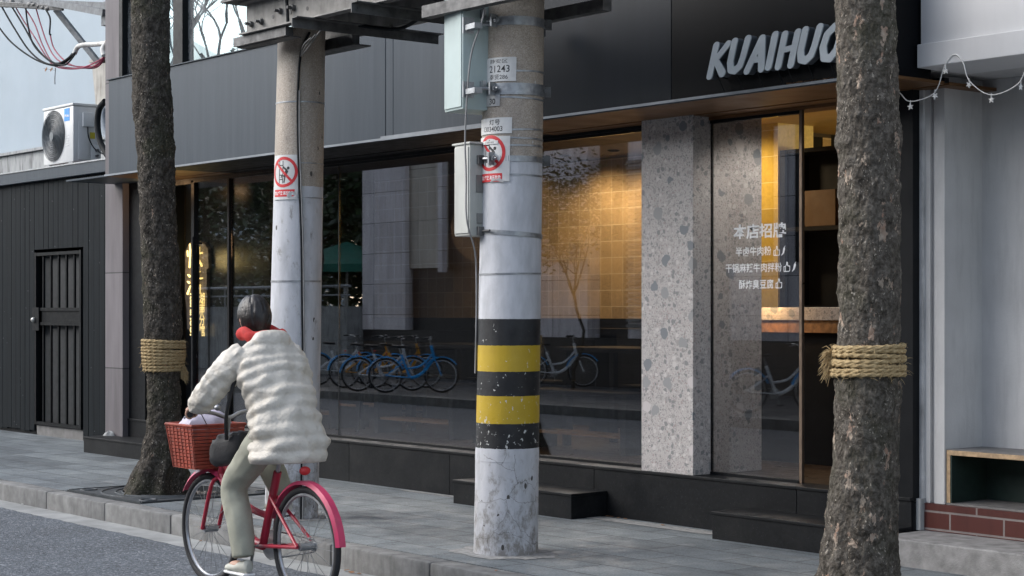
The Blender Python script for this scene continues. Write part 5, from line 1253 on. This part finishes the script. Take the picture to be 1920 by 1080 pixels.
# parked across the street: they show in the shop glass
gB = 'shared bicycles parked across the street'
b1 = bike('parked_bicycle', 'blue and white bicycle parked across the street, seen mirrored in the shop window', M['bwhite'], M['blue'], M['basket_blk'], gB)
b2 = bike('parked_bicycle', 'orange framed bicycle parked across the street, seen mirrored in the shop window', M['orange'], M['blue'], None, gB)
rz0 = R(200)
def vx(px, d): # X of something mirrored in the glass at picture column px, real depth Y=d
    return at(px, 600, 2*GL-d).x
places = [(b1, 722, -1.2, -6, 'blue fendered white bicycle, second of the parked row mirrored left of the striped pole'),
          (b2, 693, -1.8, -14, 'orange bicycle mirrored behind the blue and white one in the shop window'),
          (b1, 775, -1.2, 4, 'bright blue bicycle at the right end of the row mirrored left of the striped pole'),
          (b2, 750, -2.1, -4, 'orange bicycle mirrored between the two blue ones'),
          (b1, 640, -2.1, -22, 'white bicycle with a basket at the left end of the mirrored row'),
          (b1, 1045, -4.6, 6, 'blue bicycle mirrored right of the striped pole'),
          (b1, 1462, -1.6, -6, 'bicycle with a pale mudguard mirrored in the door glass')]
first = {}
b3 = bike('parked_bicycle', 'x bright blue bicycle mirrored', M['blue'], M['blue'], M['basket_blk'], gB)
places = [((b3 if px in (775, 808, 1050) else src), px, y, a, lab) for src, px, y, a, lab in places]
for src, px, y, a, lab in places:
    o = src if id(src) not in first else copy_tree(src); first[id(src)] = 1
    put(o, vx(px, y), y, 0, R(-58+a)); o['label'] = lab; o.scale = (.9,)*3

# ============================================================ CYCLIST
rb = bike('ridden_bicycle', 'red bicycle with pink rear mudguard and rust red front basket ridden along the kerb', M['bred'], M['bpink'], M['basket_red'], None, solid=True)
for c_ in children(rb):
    if c_.name.startswith('kickstand'): bpy.data.objects.remove(c_)
bg = MB(); bg.ball((.60, 0, .93), (.145, .16, .10), 28, 18)
bg.v = [v+Vector((noise.noise(v*14), noise.noise(v*14+Vector((7, 0, 0))), noise.noise(v*12+Vector((0, 9, 0)))))*.03 for v in bg.v]
bag = bg.build('shopping_bag', simple('bag_lilac_white', (.50, .47, .56), .6, var=.12, sc_=10), None, smooth=True, label='crumpled pale lilac bag bulging out of the rust red bicycle basket', cat='bag')
def remesh(mb, vox, sit=3):
    me = bpy.data.meshes.new('t'); me.from_pydata(mb.v, [], mb.f); bm = bmesh.new(); bm.from_mesh(me); bmesh.ops.recalc_face_normals(bm, faces=bm.faces); bm.to_mesh(me); bm.free()
    o = bpy.data.objects.new('t', me); C.objects.link(o); md = o.modifiers.new('r', 'REMESH'); md.mode = 'VOXEL'; md.voxel_size = vox
    sm = o.modifiers.new('s', 'SMOOTH'); sm.iterations = sit; sm.factor = .5
    dg = bpy.context.evaluated_depsgraph_get(); dg.update(); m2 = bpy.data.meshes.new_from_object(o.evaluated_get(dg)); m = MB(); m.add([v.co.copy() for v in m2.vertices], [tuple(p.vertices) for p in m2.polygons])
    bpy.data.objects.remove(o); bpy.data.meshes.remove(m2); return m
def loft(m, pts, rad, n=28, side=Vector((0, 1, 0)), quilt=0, pitch=.05, k=6, seed=0, wr_=0):
    """pts path; rad (lateral, depth)"""
    P = cr(pts, k); RR = cr([Vector((a, b, 0)) for a, b in rad], k); L = 0; rg = []
    for i, p in enumerate(P):
        t = (P[min(i+1, len(P)-1)]-P[max(i-1, 0)]).normalized(); u = (side-t*side.dot(t)).normalized(); w_ = t.cross(u)
        if i: L += (p-P[i-1]).length
        q = 1+quilt*(abs(math.sin(math.pi*L/pitch))-.5)
        row = []
        for j in range(n):
            a = 2*math.pi*j/n; f = q+wr_*noise.noise(Vector((math.cos(a)*2.2, math.sin(a)*2.2, L*13+seed)))
            row.append(p+(u*math.cos(a)*RR[i].x+w_*math.sin(a)*RR[i].y)*f)
        rg.append(row)
    return m.rings(rg)
M['skin'] = simple('skin', (.46, .27, .19), .55, var=.06, bump=.05)
M['hair'] = simple('black_hair', (.014, .011, .010), .38, var=.3, sc_=40, bump=.5, bs=150)
M['coat'] = simple('cream_padded_coat', (.60, .56, .49), .55, var=.07, sc_=9, bump=.55, bs=26, bd=.02)
M['trouser'] = simple('pale_khaki_trousers', (.36, .36, .29), .8, var=.1, sc_=14, bump=.2, bs=140)
M['shoe'] = simple('pale_shoe', (.48, .48, .42), .6)
M['scarf'] = simple('red_scarf', (.48, .035, .03), .85, var=.2, sc_=30, bump=.5, bs=100)
pr = thing('person', 'person in a cream padded coat with red scarf and dark hair riding a red bicycle', 'person', (0, 0, 0))
b = MB()
head = Vector((.04, 0, 1.585))
# skull, jaw, nose, ears
hd = MB(); hd.ball((0, 0, 0), 1, 36, 26); vs = []
for v in hd.v:
    x, y, z = v.x*.098, v.y*.076, v.z*.118
    if z < -.02: f = 1-(-.02-z)*2.2; y *= max(.55, f); x = x*max(.7, f)+.012*max(0, -z-.02)/.1
    fx_ = math.exp(-((y/.012)**2+((z+.022)/.022)**2)); x += .020*fx_ if x > 0 else 0
    x -= (.009*math.exp(-(((abs(y)-.032)/.014)**2+((z-.008)/.011)**2)) if x > 0 else 0)
    x += (.006*math.exp(-((y/.02)**2+((z+.058)/.008)**2)) if x > 0 else 0)
    vs.append(Vector((x, y, z)))
hd.v = vs
for s_ in (-1, 1):
    hd.ball((-.005, s_*.078, -.012), (.018, .008, .030), 10, 8)
ry = Matrix.Rotation(R(12), 3, 'Y'); b.add([head+ry @ v for v in hd.v], hd.f)
loft(b, [(-.06, 0, 1.36), (-.03, 0, 1.44), (.01, 0, 1.50), (.02, 0, 1.55)], [(.08, .07), (.055, .055), (.052, .055), (.05, .055)])
loft(b, [(-.30, 0, .88), (-.28, 0, 1.0), (-.22, 0, 1.15), (-.13, 0, 1.32), (-.08, 0, 1.40)], [(.15, .11), (.14, .10), (.145, .10), (.17, .10), (.10, .06)])
for s_ in (-1, 1):
    sh_, el_, wr_ = Vector((-.10, s_*.165, 1.36)), Vector((.06, s_*.275, 1.16)), Vector((.215, s_*.285, 1.075))
    loft(b, [sh_, (sh_+el_)/2, el_, (el_+wr_)/2, wr_], [(.05, .05), (.043, .043), (.038, .038), (.034, .034), (.024, .028)], 16)
    # palm over the grip and five bent fingers closing round it
    g0 = Vector((.25, s_*.285, 1.039)); ax = Vector((-.10, s_*.08, -.012)).normalized()
    loft(b, [wr_, (.235, s_*.286, 1.068), (.262, s_*.284, 1.062)], [(.024, .022), (.036, .016), (.038, .013)], 14)
    fwd = Vector((ax.y*s_, -ax.x*s_, 0)).normalized();  fwd = fwd if fwd.x > 0 else -fwd
    for i, L in enumerate((.9, 1.0, .95, .78)):
        c = g0-ax*(.033-.0215*i)+Vector((.0, 0, .0)); q = .027
        pp = [c+Vector((0, 0, .026))-fwd*.004, c+fwd*.020+Vector((0, 0, .020)), c+fwd*q+Vector((0, 0, .0)), c+fwd*.018-Vector((0, 0, .022)), c-fwd*.004*L-Vector((0, 0, .026))]
        b.tube(cr(pp, 3), .0085, 8)
    c = g0+ax*(-.040); b.tube(cr([wr_+Vector((.01, -s_*.02, -.006)), c-fwd*.018+Vector((0, 0, .012)), c-fwd*.022-Vector((0, 0, .012)), c+fwd*.0-Vector((0, 0, .028))], 3), .0095, 8)
def leg(m, s_, hip, knee, ank, r_, wr=0, quilt=0):
    loft(m, [hip, hip*.5+knee*.5+Vector((0, 0, .012)), knee, knee*.5+ank*.5+Vector((-.012, 0, 0)), ank], r_, 20, wr_=wr, seed=s_)
LG = {1: (Vector((-.27, .10, .92)), Vector((.045, .125, .62)), Vector((-.075, .135, .235))), -1: (Vector((-.27, -.10, .92)), Vector((.16, -.125, .82)), Vector((-.06, -.135, .56)))}
for s_, (hp, kn, an) in LG.items():
    leg(b, s_, hp, kn, an, [(.08, .08), (.07, .07), (.055, .055), (.052, .05), (.036, .036)])
    b.ball(an+Vector((.05, 0, -.055)), (.10, .035, .030), 14, 8)
remesh(b, .0065).build('body', M['skin'], pr, smooth=True, angle=80)
m = MB()
for s_ in (-1, 1):
    pass
# clothes
m = MB()
loft(m, [(-.33, 0, .78), (-.325, 0, .88), (-.30, 0, 1.0), (-.235, 0, 1.15), (-.15, 0, 1.30), (-.10, 0, 1.40), (-.06, 0, 1.455)], [(.225, .205), (.225, .20), (.205, .175), (.205, .165), (.215, .155), (.175, .125), (.085, .085)], 56, quilt=.075, pitch=.066, k=14, wr_=.16)
for s_ in (-1, 1):
    loft(m, [(-.10, s_*.13, 1.385), (-.05, s_*.215, 1.30), (.05, s_*.285, 1.165), (.13, s_*.292, 1.11), (.205, s_*.288, 1.08)], [(.085, .085), (.088, .088), (.078, .078), (.068, .068), (.050, .048)], 30, quilt=.09, pitch=.06, k=12, wr_=.17, seed=s_*3)
loft(m, [(-.13, 0, 1.42), (-.15, 0, 1.46), (-.135, 0, 1.50)], [(.11, .09), (.125, .085), (.10, .05)], 30, wr_=.1)
remesh(m, .0065, 1).build('padded_coat', M['coat'], pr, smooth=True, angle=80)
m = MB()
loft(m, [(-.31, 0, .80), (-.29, 0, .90), (-.28, 0, 1.0)], [(.17, .14), (.175, .14), (.16, .12)], 30)
for s_, (hp, kn, an) in LG.items():
    leg(m, s_, hp, kn, an+Vector((0, 0, .0)), [(.105, .105), (.092, .092), (.078, .078), (.076, .074), (.062, .065)], wr=.10)
remesh(m, .009).build('trousers', M['trouser'], pr, smooth=True, angle=80)
for s_, (hp, kn, an) in LG.items():
    rg = []
    for x, w_, h, zc in ((-.065, .022, .03, 0), (-.05, .034, .045, .005), (0, .038, .042, 0), (.05, .040, .032, -.008), (.10, .046, .028, -.012), (.145, .040, .024, -.014), (.17, .02, .014, -.018)):
        rg.append([an+Vector((x, w_*math.cos(a), -.058+zc+h*math.sin(a)*(1 if math.sin(a) > 0 else .75))) for a in [2*math.pi*j/16 for j in range(16)]])
    sh = MB().rings(rg).build('shoe', M['shoe'], pr, smooth=True)
    MB().box(an.x-.066, an.x+.16, an.y-.04, an.y+.04, an.z-.102, an.z-.086, .006).build('sole', M['white'], sh)
# hair: cap of overlapping strands
m = MB(); hb = MB(); hb.ball((0, 0, 0), 1, 40, 26); keep = []
vs = []
for v in hb.v:
    x, y, z = v.x*.110-.008, v.y*.088, v.z*.128+.006
    n_ = 1+.05*noise.noise(Vector((v.x*5, v.y*9, v.z*3)))
    if v.z < -.1: x = min(x, -.01); 
    if v.x > .45 and v.z < .55: x = .03; z = max(z, .035)
    if v.z < -.62: z = -.085
    vs.append(head+ry @ Vector((x*n_, y*n_, z)))
cl_ = random.Random(3)
for i in range(420):
    a = cl_.uniform(0, 6.283); e = cl_.uniform(-.7, 1.4); d0 = Vector((math.cos(a)*math.cos(e), math.sin(a)*math.cos(e), math.sin(e)))
    if d0.x > .35 and d0.z < .6: continue
    pts_ = []
    for q in range(5):
        e2 = e-.16*q; dd = Vector((math.cos(a)*math.cos(e2), math.sin(a)*math.cos(e2), math.sin(e2))); z_ = dd.z*.131+.006
        pts_.append(head+ry @ Vector((dd.x*.1135-.008, dd.y*.091, max(z_, -.09))))
    hb2 = MB().tube(pts_, [.003, .0042, .0042, .0035, .0015], 5); vs_ = len(vs)
    if i == 0: extra = MB()
    extra.add(hb2.v, hb2.f)
hb.v = vs; hb.add(extra.v, extra.f); remesh(hb, .0042).build('hair', M['hair'], pr, smooth=True, angle=80)
for s_ in (-1, 1): MB().ball(head+ry @ Vector((.083, s_*.031, .008)), (.010, .012, .008), 10, 8).build('eye', simple('eye', (.05, .04, .04), .2) if s_ < 0 else bpy.data.materials['eye'], pr, smooth=True)
MB().box(head.x+.086, head.x+.094, -.024, .024, head.z-.074, head.z-.066, .003).build('mouth', simple('lips', (.38, .14, .12), .5), pr)
rg = []
for i in range(48):
    a = 2*math.pi*i/48; c = Vector((-.055+.108*math.cos(a), .112*math.sin(a), 1.492+.020*math.cos(a)+.008*math.sin(5*a))); d = Vector((math.cos(a), math.sin(a), 0))
    rg.append([c+d*.034*math.cos(q)*(1+.2*math.sin(7*a))+Vector((0, 0, .038*math.sin(q))) for q in [2*math.pi*j/12 for j in range(12)]])
MB().rings(rg+[rg[0]], cap=False).build('scarf', M['scarf'], pr, smooth=True, angle=80)
SC = .94; RX, RY = -8.33, 4.98
bgm = MB()
hb_ = thing('shoulder_bag', 'black shoulder bag resting on the lap of the cyclist', 'bag', (0, 0, 0))
bgm.ball((0, 0, 0), 1, 26, 18); bgm.v = [Vector((.10+.17*math.copysign(abs(v.x)**.6, v.x), .12+.065*math.copysign(abs(v.y)**.7, v.y), .835+.09*math.copysign(abs(v.z)**.6, v.z)-.05*v.x))+Vector((1, 1, 1))*.012*noise.noise(v*5) for v in bgm.v]
bgm.build('bag_body', simple('black_nylon', (.012, .012, .014), .6, bump=.4), hb_, smooth=True)
MB().tube(cr([(.02, .19, .90), (-.06, .235, 1.05), (-.10, .20, 1.25), (-.11, .10, 1.455)], 6), .011, 8).build('strap', bpy.data.materials['black_nylon'], hb_, smooth=True)
for o in (rb, pr, hb_): put(o, RX, RY, RZ+.006, R(180)); o.scale = (SC,)*3
for o in (bag,):
    l = o.location.copy(); o.location = (RX-l.x*SC, RY-l.y*SC, RZ+.006+l.z*SC); o.rotation_euler = (0, 0, R(180)); o.scale = (SC,)*3

# ============================================================ ACROSS THE STREET (mirrored in the glass)
M['fstone'] = mk_panels('pale_stone_panels', (.88, .84, .86), (.07, .07, .07), 1.5, .66, ro=.7)
M['ftan'] = mk_panels('tan_stone_panels', (.74, .69, .60), (.07, .07, .07), 1.5, 1.1, ro=.7)
M['fdark'] = mk_panels('dark_stone_panels', (.05, .045, .045), (.02, .02, .02), .45, .45, ro=.5)
OB = thing('office_block', 'stone clad block across the street, seen mirrored in the shop window', 'building', (-22, -6, 0)); FY = -5.4
def X_(px): return at(px, 600, 2*GL-FY).x
MB().box(X_(680), X_(760), -7, FY, 1.0, 6.5).build('stone_bay', M['fstone'], OB); MB().box(X_(760)+.01, X_(832), -7, FY-.1, 2.3, 6.5).build('tan_bay', M['ftan'], OB)
MB().box(X_(756), X_(764), FY-.05, FY+.06, 1, 6.5).box(X_(827), X_(835), FY-.05, FY+.08, 2.2, 6.5).build('pilaster_edge', M['fstone'], OB)
MB().box(X_(680), X_(1012), -7.2, FY-.02, 0, .999).box(X_(764), X_(1012), -7.2, FY-.15, 1.0, 2.299).box(X_(832)+.01, X_(1012)-.01, -7.1, FY-.12, 2.3, 6.5).build('dark_wall', M['fdark'], OB)
MB().box(X_(1012), X_(1102), -7, FY, .9, 6.5).box(X_(1178), X_(1600), -7, FY, .9, 6.5).build('stone_bay', M['fstone'], OB)
MB().box(X_(1102)+.01, X_(1178)-.01, -7, FY-.3, 0, 6.5).box(X_(1012)+.01, X_(1600), -6.9, FY+.02, 0, .899).build('dark_wall', M['fdark'], OB)
m = MB()
for i in range(7): m.box(X_(1016), X_(1098), FY+.01, FY+.06, 2.35+i*.11, 2.40+i*.11)
for i in range(28): m.box(X_(1179), X_(1300), FY+.01, FY+.06, 1.1+i*.11, 1.16+i*.11)
m.build('louvre', simple('louvre_grey', (.30, .29, .28), .6), OB)
for i in range(4):
    x0_ = X_(1330)+i*2.0; f = MB().box(x0_, x0_+1.5, FY-.05, FY+.03, 2.2, 4.6).build('window', M['frame'], OB); MB().box(x0_+.06, x0_+1.44, FY+.031, FY+.04, 2.26, 4.54).build('pane', simple('dark_pane', (.03, .04, .045), .1) if i == 0 else bpy.data.materials['dark_pane'], f)
MB().box(X_(1600)+.01, 14, -9, FY-.4, 0, 5.5).build('plain_wing', M['fdark'], OB)
wl_ = thing('terrace_wall', 'streaked concrete terrace wall with a steel railing across the street', 'wall', (-36, -5, 0))
MB().box(-48, X_(680)-.02, -5.6, -5.0, 0, 1.5).build('wall', M['oldconc'], wl_)
m = MB().tube([(-48, -5.1, 1.95), (X_(680)-.05, -5.1, 1.95)], .035, 8).tube([(-48, -5.1, 1.75), (X_(680)-.05, -5.1, 1.75)], .02, 8)
for i in range(12): m.cyl((-47+i*1.3, -5.1, 1.5), (-47+i*1.3, -5.1, 1.95), .02, n=8)
m.build('railing', M['galv'], wl_)
ps = thing('parasol', 'dark green parasol beyond the terrace wall, mirrored in the shop window', 'parasol', (-34.4, -6.3, 1.5))
ap = Vector((-34.4, -6.3, 3.0)); N = 8; rim_ = [Vector((ap.x+1.7*math.cos(2*math.pi*(i+.5)/N), ap.y+1.7*math.sin(2*math.pi*(i+.5)/N), 2.45)) for i in range(N)]
m = MB(); m.add([ap]+rim_+[r_-Vector((0, 0, .18)) for r_ in rim_]+[ap-Vector((0, 0, .03))], [(0, 1+i, 1+(i+1) % N) for i in range(N)]+[(1+i, 1+N+i, 1+N+(i+1) % N, 1+(i+1) % N) for i in range(N)]); m.build('canopy', simple('parasol_green', (.01, .14, .10), .7), ps)
MB().cyl((ap.x, ap.y, 0), (ap.x, ap.y, 2.95), .03).build('pole', M['chrome'], ps)
M['lf1'] = mk_foliage('foliage_dark', (.012, .028, .012), (.05, .085, .03)); M['lf2'] = mk_foliage('foliage_light', (.03, .045, .02), (.10, .12, .05))
def fartree(x, y, h, r0, seed, lab, leaf, nl, lv=3, sz=.12, spread=.7):
    t = thing('street_tree', lab, 'tree', (x, y, 0), 'trees across the street'); rr = random.Random(seed)
    pts = [Vector((x+.1*math.sin(i+seed), y+.08*math.cos(i*1.7+seed), h*.4*i/5)) for i in range(6)]
    MB().tube(pts, [r0*(1.25-.1*i) for i in range(6)], 14).build('trunk', M['barkA'], t, smooth=True)
    branches(t, (pts[-1].x, pts[-1].y), h*.38, r0*.6, 5, seed, spread, M['barkA'], lv, h*.6, leaf, nl, sz)
def evergreen(x, y, rx, ry, z0, z1, seed, lab, n=7000, sz=.16, mat='lf1'):
    t = thing('evergreen_tree', lab, 'tree', (x, y, 0), 'evergreens across the street'); rr = random.Random(seed)
    MB().tube([(x, y, 0), (x+.1, y, z0+1), (x, y+.1, z1-1)], [.15, .12, .05], 10).build('trunk', M['barkA'], t, smooth=True)
    m = MB(); cl = []
    for i in range(60):
        u = rr.uniform(-1, 1); a = rr.uniform(0, 6.283); q = math.sqrt(1-u*u)*rr.uniform(.5, 1); cl.append(Vector((x+rx*q*math.cos(a), y+ry*q*math.sin(a), (z0+z1)/2+(z1-z0)/2*u)))
    for c in cl:
        s_ = rr.uniform(.35, .75)
        for k_ in range(n//60):
            p = c+Vector((rr.gauss(0, s_), rr.gauss(0, s_), rr.gauss(0, s_*.7)))*.75; p.z = max(.3, p.z)
            a = Vector((rr.gauss(0, 1), rr.gauss(0, 1), rr.gauss(0, .6))).normalized()*sz*rr.uniform(.6, 1.2); b = a.cross(Vector((rr.gauss(0, 1), rr.gauss(0, 1), rr.gauss(0, 1)))).normalized()*sz*.4
            m.add([p-a, p+b, p+a, p-b], [(0, 1, 2, 3)])
    m.build('crown', M[mat], t)
evergreen(-35.0, -8.0, 2.0, 1.6, 1.2, 7.5, 1, 'dense evergreen across the street beside the parasol')
evergreen(-39.0, -7.6, 2.2, 1.8, 1.2, 8.0, 2, 'dense evergreen across the street behind the terrace wall')
evergreen(-43.6, -7.8, 2.4, 1.8, 1.2, 7.0, 3, 'round evergreen across the street farther left behind the terrace wall')
evergreen(-49, -8.5, 3.0, 2, 1.0, 8.5, 4, 'tall evergreen far down the opposite side of the street')
evergreen(-56, -9, 3.5, 2.4, 1.0, 8, 5, 'farthest evergreen down the opposite side of the street')
fartree(-29.5, -2.2, 10.0, .16, 4, 'bare plane tree across the street in front of the stone block', None, 0, 4, spread=.8)
fartree(-37.0, -2.4, 10.5, .17, 8, 'bare plane tree across the street in front of the terrace wall', None, 0, 4, spread=.9)
fartree(-23.9, -4.2, 4.4, .03, 5, 'slender small-leaved tree across the street mirrored right of the striped pole', M['lf2'], 7, 3, .05, .6)
fb = thing('distant_block', 'distant pale apartment block at the far end of the street', 'building', (-80, -20, 0))
MB().box(-95, -70, -30, -12, 0, 11).build('wall', M['pale'], fb)
m = MB()
for i in range(6):
    for j in range(3): pass
for i in range(5):
    for j in range(3): f = MB().box(-92+i*4.4, -90+i*4.4, -12.05, -11.95, 1.5+j*3.2, 3.2+j*3.2).build('window', bpy.data.materials['dark_pane'], fb)
